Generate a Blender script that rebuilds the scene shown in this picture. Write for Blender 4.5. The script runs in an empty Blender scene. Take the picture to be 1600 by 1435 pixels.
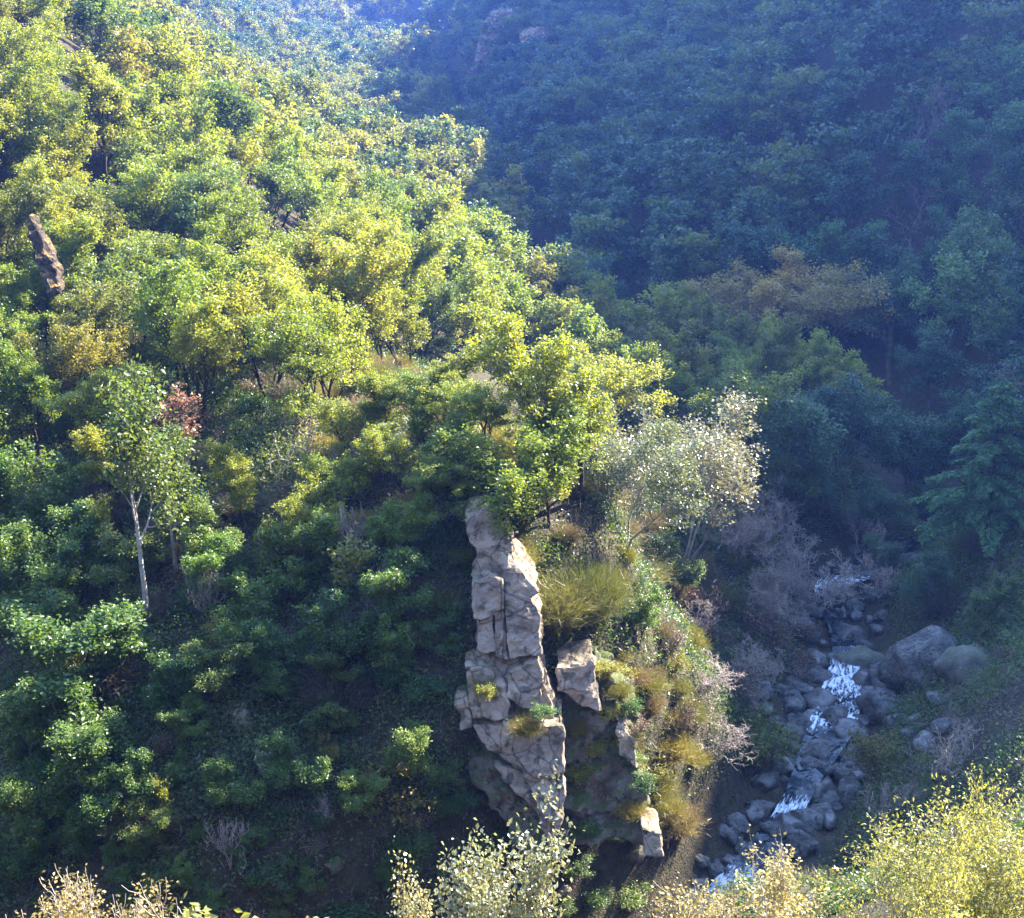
import bpy, bmesh, math, random
import numpy as np
from mathutils import Vector, Matrix, noise as mnoise

R = math.radians
SC = bpy.context.scene
COL = SC.collection

# ------------------------------------------------------------------ camera
CAMZ, PITCH, FPX = 46.0, 18.0, 1931.0
cam_d = bpy.data.cameras.new('camera')
cam = bpy.data.objects.new('camera', cam_d); COL.objects.link(cam)
cam.location = (0, 0, CAMZ); cam.rotation_euler = (R(90 - PITCH), 0, 0)
cam_d.sensor_fit = 'HORIZONTAL'; cam_d.sensor_width = 36; cam_d.lens = 36 * FPX / 1600
cam_d.clip_start = 0.5; cam_d.clip_end = 6000
SC.camera = cam

# ------------------------------------------------------------------ sky, sun, exposure
SUN_AZ, SUN_EL = 54.0, 37.3            # azimuth clockwise from the view direction (+Y)
w = bpy.data.worlds.new('World'); SC.world = w; w.use_nodes = True
nt = w.node_tree; nt.nodes.clear()
sky = nt.nodes.new('ShaderNodeTexSky'); sky.sky_type = 'NISHITA'; sky.sun_disc = False
sky.sun_elevation = R(SUN_EL); sky.sun_rotation = R(SUN_AZ)
sky.altitude = 600; sky.air_density = 1.0; sky.dust_density = 0.15; sky.ozone_density = 2.0
bg = nt.nodes.new('ShaderNodeBackground'); bg.inputs[1].default_value = 0.15
ow = nt.nodes.new('ShaderNodeOutputWorld')
nt.links.new(sky.outputs[0], bg.inputs[0]); nt.links.new(bg.outputs[0], ow.inputs[0])
sl = bpy.data.lights.new('sun', 'SUN'); sl.energy = 4.2; sl.angle = R(0.53); sl.color = (1.0, 0.94, 0.80)
so = bpy.data.objects.new('sun', sl); COL.objects.link(so)
S = Vector((math.sin(R(SUN_AZ)) * math.cos(R(SUN_EL)), math.cos(R(SUN_AZ)) * math.cos(R(SUN_EL)), math.sin(R(SUN_EL))))
so.rotation_euler = S.to_track_quat('Z', 'Y').to_euler(); so.location = (60, 40, 150)
vs = SC.view_settings
vs.view_transform = 'Standard'; vs.look = 'None'; vs.gamma = 1.0; vs.use_curve_mapping = False
vs.exposure = 3.25
cy = SC.cycles
cy.max_bounces = 4; cy.diffuse_bounces = 2; cy.glossy_bounces = 1; cy.transmission_bounces = 3
cy.transparent_max_bounces = 4; cy.volume_bounces = 0; cy.caustics_reflective = False; cy.caustics_refractive = False
cy.use_adaptive_sampling = True; cy.adaptive_threshold = 0.015
cy.sample_clamp_indirect = 4.0
cy.use_denoising = True; cy.denoising_prefilter = 'NONE'

# ------------------------------------------------------------------ helpers: pixels, noise, meshes
CP, SP = math.cos(R(PITCH)), math.sin(R(PITCH))
def ray(px, py):
    r = (px - 800) / FPX; u = (717.5 - py) / FPX
    return np.array([r, CP + u * SP, -SP + u * CP])
def at(px, py, d):                     # the point on a pixel's ray at horizontal distance d along Y
    v = ray(px, py); return np.array([0, 0, CAMZ]) + v * (d / v[1])
def project(P):
    P = np.atleast_2d(P) - np.array([0, 0, CAMZ])
    dep = P[:, 1] * CP - P[:, 2] * SP
    up = P[:, 1] * SP + P[:, 2] * CP
    return 800 + FPX * P[:, 0] / dep, 717.5 - FPX * up / dep, dep

def hash2(ix, iy, seed):
    h = (ix.astype(np.int64) * 374761393 + iy.astype(np.int64) * 668265263 + seed * 1442695041) & 0x7fffffff
    h = ((h ^ (h >> 13)) * 1274126177) & 0x7fffffff
    return ((h ^ (h >> 16)) & 0xffff) / 65535.0
def vnoise(x, y, seed=0):
    ix, iy = np.floor(x), np.floor(y); fx, fy = x - ix, y - iy
    fx = fx * fx * (3 - 2 * fx); fy = fy * fy * (3 - 2 * fy)
    a, b = hash2(ix, iy, seed), hash2(ix + 1, iy, seed)
    c, d = hash2(ix, iy + 1, seed), hash2(ix + 1, iy + 1, seed)
    return (a + (b - a) * fx) * (1 - fy) + (c + (d - c) * fx) * fy - 0.5
def fbm(x, y, seed, octv=4):
    s = 0; a = 1.0
    for o in range(octv):
        s = s + a * vnoise(x * 2 ** o + 17.3 * o, y * 2 ** o - 9.1 * o, seed + o); a *= 0.5
    return s

def np_mesh(name, verts, faces, rnd=None, smooth=False):
    """faces: (N,k) int array (or a list of such arrays)"""
    if not isinstance(faces, list): faces = [faces]
    me = bpy.data.meshes.new(name)
    verts = np.asarray(verts, dtype=np.float32).reshape(-1, 3)
    me.vertices.add(len(verts)); me.vertices.foreach_set('co', verts.ravel())
    nl = sum(f.size for f in faces); nf = sum(len(f) for f in faces)
    me.loops.add(nl); me.polygons.add(nf)
    me.loops.foreach_set('vertex_index', np.concatenate([f.ravel() for f in faces]).astype(np.int32))
    tot = np.concatenate([np.full(len(f), f.shape[1]) for f in faces])
    st = np.concatenate([[0], np.cumsum(tot)[:-1]])
    me.polygons.foreach_set('loop_start', st.astype(np.int32))
    me.polygons.foreach_set('use_smooth', np.full(nf, smooth))
    if rnd is not None:
        a = me.attributes.new('rnd', 'FLOAT', 'FACE'); a.data.foreach_set('value', np.asarray(rnd, dtype=np.float32))
    me.update(calc_edges=True)
    return me
def link(name, data, mat=None, parent=None):
    o = bpy.data.objects.new(name, data); COL.objects.link(o)
    if mat is not None and data is not None:
        data.materials.clear(); data.materials.append(mat)
    if parent is not None: o.parent = parent
    return o
def tag(o, label=None, cat=None, group=None, kind=None):
    if label: o['label'] = label
    if cat: o['category'] = cat
    if group: o['group'] = group
    if kind: o['kind'] = kind
    return o

# ------------------------------------------------------------------ materials
def new_mat(name):
    m = bpy.data.materials.new(name); m.use_nodes = True
    n = m.node_tree.nodes; n.clear()
    return m, n, m.node_tree.links
def ramp(n, stops):
    r = n.new('ShaderNodeValToRGB'); e = r.color_ramp.elements
    e[0].position, e[0].color = stops[0][0], (*stops[0][1], 1)
    e[1].position, e[1].color = stops[-1][0], (*stops[-1][1], 1)
    for p, c in stops[1:-1]:
        k = e.new(p); k.color = (*c, 1)
    return r
def leaf_mat(name, cols, trans=0.42, tcol=(1.25, 1.2, 0.55), rough=0.42, spec=0.5, obj_var=0.45):
    """leaves: colour differs leaf by leaf and tree by tree, thin enough to let light through"""
    m, n, l = new_mat(name)
    out = n.new('ShaderNodeOutputMaterial'); mix = n.new('ShaderNodeMixShader'); mix.inputs[0].default_value = trans
    pr = n.new('ShaderNodeBsdfPrincipled'); tr = n.new('ShaderNodeBsdfTranslucent')
    at_ = n.new('ShaderNodeAttribute'); at_.attribute_name = 'rnd'
    oi = n.new('ShaderNodeObjectInfo')
    a = n.new('ShaderNodeMath'); a.operation = 'MULTIPLY_ADD'; a.inputs[1].default_value = 1 - obj_var
    b = n.new('ShaderNodeMath'); b.operation = 'MULTIPLY'; b.inputs[1].default_value = obj_var
    rp = ramp(n, [(i / (len(cols) - 1), c) for i, c in enumerate(cols)])
    l.new(at_.outputs['Fac'], a.inputs[0]); l.new(oi.outputs['Random'], b.inputs[0]); l.new(b.outputs[0], a.inputs[2])
    l.new(a.outputs[0], rp.inputs[0])
    mu = n.new('ShaderNodeMix'); mu.data_type = 'RGBA'; mu.blend_type = 'MULTIPLY'; mu.inputs[0].default_value = 1
    l.new(rp.outputs[0], mu.inputs[6]); l.new(oi.outputs['Color'], mu.inputs[7])
    tm = n.new('ShaderNodeMix'); tm.data_type = 'RGBA'; tm.blend_type = 'MULTIPLY'; tm.inputs[0].default_value = 1
    tm.inputs[7].default_value = (*[c * 1.5 for c in tcol], 1); tm.clamp_result = True
    l.new(mu.outputs[2], tm.inputs[6])
    l.new(mu.outputs[2], pr.inputs['Base Color']); l.new(tm.outputs[2], tr.inputs[0])
    pr.inputs['Roughness'].default_value = rough; pr.inputs['Specular IOR Level'].default_value = spec
    l.new(pr.outputs[0], mix.inputs[1]); l.new(tr.outputs[0], mix.inputs[2]); l.new(mix.outputs[0], out.inputs[0])
    return m
def surf_mat(name, c1, c2, scale, rough=0.9, c3=None, bump=0.4, bscale=None, spec=0.2, moss=None, moss_at=(0.5, 0.8), detail=8, crack=0):
    m, n, l = new_mat(name)
    out = n.new('ShaderNodeOutputMaterial'); pr = n.new('ShaderNodeBsdfPrincipled')
    ge = n.new('ShaderNodeNewGeometry')
    no = n.new('ShaderNodeTexNoise'); no.inputs['Scale'].default_value = scale; no.inputs['Detail'].default_value = detail
    no.inputs['Roughness'].default_value = 0.65
    l.new(ge.outputs['Position'], no.inputs['Vector'])
    rp = ramp(n, [(0.32, c1), (0.5, tuple((a + b) / 2 for a, b in zip(c1, c2))), (0.68, c2)])
    l.new(no.outputs[0], rp.inputs[0]); col = rp.outputs[0]
    if c3:
        n3 = n.new('ShaderNodeTexNoise'); n3.inputs['Scale'].default_value = scale * 2.7; n3.inputs['Detail'].default_value = 6
        l.new(ge.outputs['Position'], n3.inputs['Vector'])
        r3 = ramp(n, [(0.55, (0, 0, 0)), (0.63, (1, 1, 1))]); l.new(n3.outputs[0], r3.inputs[0])
        mx = n.new('ShaderNodeMix'); mx.data_type = 'RGBA'; mx.inputs[7].default_value = (*c3, 1)
        l.new(r3.outputs[0], mx.inputs[0]); l.new(col, mx.inputs[6]); col = mx.outputs[2]
    if moss:
        sx = n.new('ShaderNodeSeparateXYZ'); l.new(ge.outputs['Normal'], sx.inputs[0])
        n4 = n.new('ShaderNodeTexNoise'); n4.inputs['Scale'].default_value = scale * 1.4; n4.inputs['Detail'].default_value = 5
        l.new(ge.outputs['Position'], n4.inputs['Vector'])
        ad = n.new('ShaderNodeMath'); ad.operation = 'MULTIPLY_ADD'; ad.inputs[1].default_value = 1.0; ad.inputs[2].default_value = -0.5
        l.new(n4.outputs[0], ad.inputs[0])
        a2 = n.new('ShaderNodeMath'); a2.operation = 'MULTIPLY_ADD'; a2.inputs[1].default_value = 1.4
        l.new(ad.outputs[0], a2.inputs[0]); l.new(sx.outputs[2], a2.inputs[2])
        mr = n.new('ShaderNodeMapRange'); mr.inputs[1].default_value, mr.inputs[2].default_value = moss_at
        l.new(a2.outputs[0], mr.inputs[0])
        mx = n.new('ShaderNodeMix'); mx.data_type = 'RGBA'; mx.inputs[7].default_value = (*moss, 1)
        l.new(mr.outputs[0], mx.inputs[0]); l.new(col, mx.inputs[6]); col = mx.outputs[2]
    ck = None
    if crack:
        wn_ = n.new('ShaderNodeTexNoise'); wn_.inputs['Scale'].default_value = 1.1; wn_.inputs['Detail'].default_value = 4; l.new(ge.outputs['Position'], wn_.inputs['Vector'])
        wm_ = n.new('ShaderNodeMix'); wm_.data_type = 'VECTOR'; wm_.inputs[0].default_value = 0.3
        l.new(ge.outputs['Position'], wm_.inputs[4]); l.new(wn_.outputs['Color'], wm_.inputs[5])
        vo = n.new('ShaderNodeTexVoronoi'); vo.feature = 'DISTANCE_TO_EDGE'; vo.inputs['Scale'].default_value = crack; l.new(wm_.outputs[1], vo.inputs['Vector'])
        cr = ramp(n, [(0.0, (0.25, 0.25, 0.25)), (0.035, (1, 1, 1))]); l.new(vo.outputs['Distance'], cr.inputs[0]); ck = cr.outputs[0]
        mx = n.new('ShaderNodeMix'); mx.data_type = 'RGBA'; mx.blend_type = 'MULTIPLY'; mx.inputs[0].default_value = 0.8
        l.new(col, mx.inputs[6]); l.new(ck, mx.inputs[7]); col = mx.outputs[2]
    l.new(col, pr.inputs['Base Color']); pr.inputs['Roughness'].default_value = rough
    pr.inputs['Specular IOR Level'].default_value = spec
    nb = n.new('ShaderNodeTexNoise'); nb.inputs['Scale'].default_value = bscale or scale * 4; nb.inputs['Detail'].default_value = 6
    l.new(ge.outputs['Position'], nb.inputs['Vector'])
    bu = n.new('ShaderNodeBump'); bu.inputs['Strength'].default_value = bump; bu.inputs['Distance'].default_value = 0.2
    l.new(nb.outputs[0], bu.inputs['Height']); l.new(bu.outputs[0], pr.inputs['Normal'])
    l.new(pr.outputs[0], out.inputs[0])
    return m

M = {}
M['soil'] = surf_mat('hillside_soil', (0.020, 0.017, 0.011), (0.085, 0.064, 0.038), 1.7, c3=(0.035, 0.045, 0.014), bump=0.8)
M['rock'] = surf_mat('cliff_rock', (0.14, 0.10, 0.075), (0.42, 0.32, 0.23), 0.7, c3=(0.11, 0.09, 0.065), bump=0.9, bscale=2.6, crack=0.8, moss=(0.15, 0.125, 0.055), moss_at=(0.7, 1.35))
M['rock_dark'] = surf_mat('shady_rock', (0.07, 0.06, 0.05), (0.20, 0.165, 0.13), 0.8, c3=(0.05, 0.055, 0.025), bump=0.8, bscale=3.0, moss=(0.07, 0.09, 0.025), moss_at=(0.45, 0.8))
M['rock_gold'] = surf_mat('lichen_rock', (0.13, 0.10, 0.07), (0.30, 0.23, 0.16), 0.8, c3=(0.32, 0.19, 0.035), bump=0.8, bscale=3.0, moss=(0.30, 0.19, 0.03), moss_at=(0.4, 0.8))
M['rock_brown'] = surf_mat('brown_rock', (0.03, 0.024, 0.018), (0.10, 0.07, 0.045), 0.9, c3=(0.02, 0.018, 0.014), bump=0.9, bscale=3.0, moss=(0.22, 0.13, 0.03), moss_at=(0.6, 0.9))
M['boulder'] = surf_mat('river_boulder', (0.035, 0.033, 0.03), (0.17, 0.165, 0.155), 1.1, c3=(0.05, 0.05, 0.04), bump=1.0, bscale=4)
M['boulder_wet'] = surf_mat('wet_boulder', (0.035, 0.032, 0.028), (0.12, 0.11, 0.10), 1.1, rough=0.35, bump=0.4, bscale=5, spec=0.5)
M['boulder_moss'] = surf_mat('mossy_boulder', (0.06, 0.058, 0.05), (0.19, 0.19, 0.16), 1.1, bump=0.6, bscale=5, moss=(0.075, 0.085, 0.035), moss_at=(0.3, 1.5))
M['bark'] = surf_mat('bark', (0.06, 0.05, 0.038), (0.16, 0.135, 0.105), 2.2, bump=0.5, bscale=7)
M['bark_dark'] = surf_mat('dark_bark', (0.025, 0.02, 0.015), (0.075, 0.06, 0.045), 2.2, bump=0.5, bscale=7)
M['bark_pale'] = surf_mat('pale_bark', (0.20, 0.17, 0.135), (0.44, 0.39, 0.32), 2.0, bump=0.4, bscale=7)
M['twig'] = surf_mat('twig_bark', (0.10, 0.08, 0.07), (0.22, 0.18, 0.15), 2.0, bump=0.2)
M['twig_pale'] = surf_mat('pale_twig', (0.24, 0.19, 0.16), (0.44, 0.36, 0.30), 2.0, bump=0.2)
M['twig_red'] = surf_mat('reddish_twig', (0.11, 0.06, 0.045), (0.22, 0.125, 0.09), 2.0, bump=0.2)

M['leaf_oak'] = leaf_mat('oak_leaf', [(0.07, 0.10, 0.018), (0.13, 0.155, 0.026), (0.20, 0.20, 0.034), (0.27, 0.225, 0.04)], trans=0.5, tcol=(1.2, 1.12, 0.6))
M['leaf_green'] = leaf_mat('deep_green_leaf', [(0.03, 0.065, 0.018), (0.06, 0.10, 0.025), (0.10, 0.14, 0.03), (0.16, 0.17, 0.035)], trans=0.42)
M['leaf_shade'] = leaf_mat('shade_side_leaf', [(0.018, 0.05, 0.03), (0.04, 0.09, 0.05), (0.075, 0.13, 0.06), (0.125, 0.165, 0.07)], trans=0.35)  # leaf colour darkened and blued to carry the shade of the right slope
M['leaf_silver'] = leaf_mat('silvery_leaf', [(0.075, 0.085, 0.04), (0.13, 0.13, 0.062), (0.185, 0.175, 0.09), (0.24, 0.22, 0.125)], trans=0.35, tcol=(1.1, 1.05, 0.75), rough=0.3, spec=0.7)
M['leaf_russet'] = leaf_mat('russet_leaf', [(0.10, 0.095, 0.03), (0.17, 0.14, 0.04), (0.24, 0.175, 0.05), (0.28, 0.22, 0.06)], trans=0.35)
M['leaf_red'] = leaf_mat('red_leaf', [(0.17, 0.085, 0.05), (0.24, 0.125, 0.075), (0.30, 0.18, 0.10)], trans=0.4, tcol=(1.1, 0.9, 0.8))
M['leaf_gold'] = leaf_mat('golden_leaf', [(0.12, 0.11, 0.015), (0.20, 0.165, 0.022), (0.28, 0.20, 0.03), (0.30, 0.17, 0.03)], trans=0.42, tcol=(1.2, 1.1, 0.6))
M['leaf_broom'] = leaf_mat('broom_stem', [(0.05, 0.065, 0.02), (0.095, 0.10, 0.03), (0.15, 0.13, 0.045), (0.19, 0.15, 0.07)], trans=0.3, tcol=(1.1, 1.05, 0.7), obj_var=0.6)
M['leaf_dry'] = leaf_mat('dry_stem', [(0.065, 0.052, 0.034), (0.11, 0.09, 0.058), (0.16, 0.135, 0.08), (0.22, 0.185, 0.115)], trans=0.3, tcol=(0.9, 0.9, 0.75), obj_var=0.5)
M['leaf_fern'] = leaf_mat('fern_frond', [(0.02, 0.055, 0.015), (0.035, 0.09, 0.02), (0.06, 0.115, 0.02), (0.10, 0.12, 0.025)], trans=0.4)

# ------------------------------------------------------------------ terrain
RIV = np.array([(-140, 16, -9), (-90, 25, -7.5), (-50, 33, -6), (-20, 42.5, -4.8), (-5, 49, -3.8), (5, 55, -2.8), (12, 61, -1.7), (16.5, 67, -1.0), (20.5, 74, -0.2),
                (24, 81, 0.5), (26.5, 89, 1.3), (27.5, 98, 2.6), (33, 103, 3.3), (40, 112, 4.4), (42, 125, 5.8), (34, 142, 7.2), (19, 160, 8.6), (8, 190, 11), (2, 240, 15),
                (-8, 310, 20), (-18, 400, 26), (-30, 500, 33), (-62, 620, 46), (-120, 800, 72), (-200, 1000, 100)], dtype=float)
def g(px, py, d, h=0.0):
    p = at(px, py, d); return (p[0], p[1], p[2] - h)
ctrl = [(0, 0, 44.2), (0, -30, 60), (45, -15, 72), (-40, -15, 56), (0, 14, 31), (-16, 14, 30), (15, 15, 32.5), (0, 28, 15), (-20, 28, 10), (14, 34, 17), (-120, -60, 90), (120, -60, 150),
        (8, 46, 5), (30, 40, 26), (36, 62, 19), (0, -150, 130)]
ctrl += [g(300, 1430, 50), g(100, 1430, 52), g(-100, 1430, 54), g(600, 1430, 50), g(300, 1200, 55), g(60, 1200, 57), g(550, 1150, 57, 1),
         g(300, 1000, 62, 1), g(60, 1000, 64, 3), g(300, 800, 69, 3), g(60, 800, 73, 5), g(500, 800, 67, 2.5),
         g(300, 600, 79, 5), g(60, 600, 85, 6), g(500, 600, 80, 4), g(300, 400, 96, 10), g(60, 400, 99, 10), g(500, 400, 100, 10), g(650, 420, 103, 10),
         g(300, 200, 132, 11), g(60, 200, 120, 11), g(500, 200, 172, 12), g(650, 260, 165, 12), g(100, 0, 150, 10), g(225, 5, 195, 13),
         g(725, 170, 240, 14), g(800, 305, 168, 14), g(575, 140, 275, 17), g(400, 75, 300, 18), g(285, 15, 320, 18), g(790, 440, 122, 12),
         g(620, 565, 85, 2), g(760, 645, 79, 1.5), g(890, 700, 75, 1), g(955, 790, 70, 0.8), g(1000, 1060, 61, 0.5), g(1075, 1250, 57, 0.3), g(1095, 1370, 53.5),
         g(760, 1060, 58.5, 0), g(870, 1300, 54.5), g(880, 1000, 62), g(700, 900, 63), g(1000, 905, 82), g(1060, 1000, 80), g(960, 660, 90, 9), g(870, 560, 100, 10), (19, 97, 7.0), (24.5, 110, 8), (29.5, 109.5, 8), (31, 120, 9), (22, 124, 9), (8, 116, 6.5), (10, 132, 8), (3, 150, 9.5), (0, 172, 12)]
ctrl += [(-110, 60, 62), (-150, 110, 112), (-190, 250, 170), (-260, 60, 150), (-130, 190, 105), (-170, 400, 100), (-112, 400, 48), (-84, 400, 34), (-58, 400, 29), (-62, 330, 30), (-90, 20, 8), (-130, 30, 40)]
for i, (x, y, z) in enumerate(RIV):                      # the river and the mountain side on its right
    ctrl.append((x, y, z))
    if y >= 60:
        t = RIV[min(i + 1, len(RIV) - 1)] - RIV[max(i - 1, 0)]
        nx, ny = t[1], -t[0]; q = math.hypot(nx, ny); nx, ny = nx / q, ny / q
        if y > 380: prof = ((9, 22), (22, 40), (70, 82), (160, 165), (300, 260))
        else: prof = ((8, 3.6), (28, 21.5), (70, 63), (150, 143), (260, 243))
        if y > 600: prof = ((25, 25), (90, 70), (250, 150))
        for lat, dz in prof:
            ctrl.append((x + nx * lat, y + ny * lat, z + dz))
ctrl += [g(400, 40, 520, 6), g(550, 60, 560, 6), g(670, 85, 600, 6), g(600, 0, 800, 6), g(720, 10, 900, 6), g(300, 0, 470, 6), g(790, 26, 1300, 14), g(760, 20, 1100, 12), (-500, 900, 300), (-400, 500, 230), (-300, 1300, 190),
         (200, 1500, 140), (600, 900, 420), (500, 300, 400), (400, 0, 340), (-600, 100, 300), (-500, 1700, 250), (400, -300, 380), (-500, -300, 250), (900, 1500, 400), (0, 2200, 40), (0, -600, 250)]
ctrl = np.array(ctrl, dtype=float)
MQC = 5.0
def _phi(x, y):
    return np.sqrt((x[:, None] - ctrl[None, :, 0]) ** 2 + (y[:, None] - ctrl[None, :, 1]) ** 2 + MQC ** 2)
_n = len(ctrl)
_A = np.zeros((_n + 3, _n + 3)); _A[:_n, :_n] = _phi(ctrl[:, 0], ctrl[:, 1]) - 0.6 * np.eye(_n)
_A[:_n, _n:] = np.c_[np.ones(_n), ctrl[:, :2]]; _A[_n:, :_n] = _A[:_n, _n:].T
_W = np.linalg.solve(_A, np.r_[ctrl[:, 2], 0, 0, 0])
def river_near(x, y):
    best = np.full(x.shape, 1e9); zz = np.zeros(x.shape)
    for a, b in zip(RIV[:-1], RIV[1:]):
        d = b - a; t = np.clip(((x - a[0]) * d[0] + (y - a[1]) * d[1]) / (d[0] ** 2 + d[1] ** 2), 0, 1)
        q = np.hypot(x - a[0] - t * d[0], y - a[1] - t * d[1])
        m = q < best; best = np.where(m, q, best); zz = np.where(m, a[2] + t * d[2], zz)
    return best, zz
def ground(x, y):
    x = np.atleast_1d(np.asarray(x, float)); y = np.atleast_1d(np.asarray(y, float))
    z = np.zeros(x.shape)
    for s in range(0, len(x), 20000):
        e = slice(s, s + 20000)
        z[e] = _phi(x[e], y[e]) @ _W[:_n] + _W[_n] + _W[_n + 1] * x[e] + _W[_n + 2] * y[e]
    far = np.clip((np.hypot(x, y) - 40) / 120, 0, 1)
    z = z + fbm(x / 7, y / 7, 5, 4) * 1.1 * (0.45 + 0.55 * far) + fbm(x / 45, y / 45, 11, 3) * 9.0 * np.clip((np.hypot(x, y) - 130) / 250, 0, 1)
    z = np.where(z > 170, 170 + 50 * (1 - np.exp(-(np.maximum(z, 170) - 170) / 50)), z); z = np.maximum(z, -11)
    rd, rz = river_near(x, y)
    bed = rz - 0.75 + fbm(x / 3, y / 3, 31, 3) * 0.5
    k = np.clip((rd - 1.6) / 4.8, 0, 1); k = k * k * (3 - 2 * k)
    return bed * (1 - k) + np.maximum(z, rz - 0.2) * k
def gz(x, y): return float(ground([x], [y])[0])

def warp_axis(lo, hi, fine_lo, fine_hi, step, growth):
    a = list(np.arange(fine_lo, fine_hi, step)); s = step
    while a[-1] < hi: s *= growth; a.append(a[-1] + s)
    s = step; b = [a[0]]
    while b[-1] > lo: s *= growth; b.append(b[-1] - s)
    return np.array(b[::-1] + a[1:])
GX = warp_axis(-2600, 2600, -55, 60, 0.75, 1.05)
GY = warp_axis(-1500, 4200, 4, 135, 0.75, 1.04)
gx, gy = np.meshgrid(GX, GY)
GZ = ground(gx.ravel(), gy.ravel())
vid = np.arange(gx.size).reshape(gx.shape)
gf = np.stack([vid[:-1, :-1], vid[:-1, 1:], vid[1:, 1:], vid[1:, :-1]], -1).reshape(-1, 4)
gm = np_mesh('hillside', np.c_[gx.ravel(), gy.ravel(), GZ], gf, smooth=True)
tag(link('hillside', gm, M['soil']), 'steep wooded gorge sides of brown earth and leaf litter', kind='structure')

def hit(px, py, h=0.0, dmin=44.0, dmax=1500.0):
    """horizontal distance at which a pixel's ray is h metres above the ground"""
    d = np.concatenate([np.arange(dmin, 300, 0.25), np.arange(300, dmax, 2.0)])
    v = ray(px, py); P = v[None, :] * (d / v[1])[:, None]
    k = np.nonzero(CAMZ + P[:, 2] - ground(P[:, 0], P[:, 1]) <= h)[0]
    i = k[0] if len(k) else len(d) - 1
    return P[i] + np.array([0, 0, CAMZ])

# ------------------------------------------------------------------ water
def river_point(s):
    i = min(int(s), len(RIV) - 2); t = s - i
    p = [RIV[max(i - 1, 0)], RIV[i], RIV[i + 1], RIV[min(i + 2, len(RIV) - 1)]]
    return 0.5 * ((2 * p[1]) + (-p[0] + p[2]) * t + (2 * p[0] - 5 * p[1] + 4 * p[2] - p[3]) * t ** 2 + (-p[0] + 3 * p[1] - 3 * p[2] + p[3]) * t ** 3)
rows = []; NW = 41
SS = np.concatenate([np.arange(2, 13, 0.02), np.arange(13, len(RIV) - 3, 0.06)])
for s in SS:
    p = river_point(s); q = river_point(s + 0.01) - p; nx, ny = q[1], -q[0]; l = math.hypot(nx, ny)
    u = np.linspace(-1.25, 1.25, NW) * (1 + 0.3 * math.sin(s * 2.3))
    rows.append(np.c_[p[0] + nx / l * u, p[1] + ny / l * u, np.full(NW, p[2])])
wv = np.concatenate(rows); wn = len(SS)
wv[:, 2] += fbm(wv[:, 0] / 0.9, wv[:, 1] / 0.9, 71, 3) * 0.22 + fbm(wv[:, 0] / 4, wv[:, 1] / 4, 75, 2) * 0.35 - 0.12
wid = np.arange(wn * NW).reshape(wn, NW)
wf = np.stack([wid[:-1, :-1], wid[:-1, 1:], wid[1:, 1:], wid[1:, :-1]], -1).reshape(-1, 4)
m, n, l = new_mat('stream_water')
out = n.new('ShaderNodeOutputMaterial'); pr = n.new('ShaderNodeBsdfPrincipled'); ge = n.new('ShaderNodeNewGeometry')
no = n.new('ShaderNodeTexNoise'); no.inputs['Scale'].default_value = 0.42; no.inputs['Detail'].default_value = 9; no.inputs['Roughness'].default_value = 0.68
fa = n.new('ShaderNodeAttribute'); fa.attribute_name = 'flow'; ra = n.new('ShaderNodeAttribute'); ra.attribute_name = 'rapid'
l.new(fa.outputs['Vector'], no.inputs['Vector']); no.inputs['Scale'].default_value = 2.4
ma = n.new('ShaderNodeMath'); ma.operation = 'MULTIPLY_ADD'; ma.inputs[1].default_value = 0.21; l.new(ra.outputs['Fac'], ma.inputs[0]); l.new(no.outputs[0], ma.inputs[2])
fo = ramp(n, [(0.62, (0, 0, 0)), (0.76, (1, 1, 1))]); l.new(ma.outputs[0], fo.inputs[0])
mx = n.new('ShaderNodeMix'); mx.data_type = 'RGBA'; mx.inputs[6].default_value = (0.012, 0.017, 0.02, 1); mx.inputs[7].default_value = (0.62, 0.67, 0.74, 1)
l.new(fo.outputs[0], mx.inputs[0]); l.new(mx.outputs[2], pr.inputs['Base Color'])
mr = n.new('ShaderNodeMapRange'); mr.inputs[3].default_value = 0.08; mr.inputs[4].default_value = 0.7
l.new(fo.outputs[0], mr.inputs[0]); l.new(mr.outputs[0], pr.inputs['Roughness'])
nb = n.new('ShaderNodeTexNoise'); nb.inputs['Scale'].default_value = 3.0; nb.inputs['Detail'].default_value = 4; l.new(ge.outputs['Position'], nb.inputs['Vector'])
bu = n.new('ShaderNodeBump'); bu.inputs['Strength'].default_value = 0.3; bu.inputs['Distance'].default_value = 0.08
l.new(nb.outputs[0], bu.inputs['Height']); l.new(bu.outputs[0], pr.inputs['Normal']); pr.inputs['Specular IOR Level'].default_value = 0.2; l.new(pr.outputs[0], out.inputs[0])
wm = np_mesh('river', wv, wf, smooth=True)
arc = np.concatenate([[0], np.cumsum(np.linalg.norm(np.diff(wv[NW // 2::NW], axis=0), axis=1))])
fl = np.stack([np.repeat(arc, NW) * 0.62, np.tile(np.linspace(-2.3, 2.3, NW), wn) * 1.1, np.zeros(len(wv))], -1)
a_ = wm.attributes.new('flow', 'FLOAT_VECTOR', 'POINT'); a_.data.foreach_set('vector', fl.astype(np.float32).ravel())
rap = sum(np.exp(-((wv[:, 1] - yy) / ww) ** 2) for yy, ww in ((98.5, 2.0), (85, 3.2), (79.5, 1.3), (70, 1.0), (63.5, 1.6), (57, 2.2)))
a_ = wm.attributes.new('rapid', 'FLOAT', 'POINT'); a_.data.foreach_set('value', np.clip(rap, 0, 1).astype(np.float32))
tag(link('river', wm, m), 'dark mountain stream breaking white between boulders', kind='structure')

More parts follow.
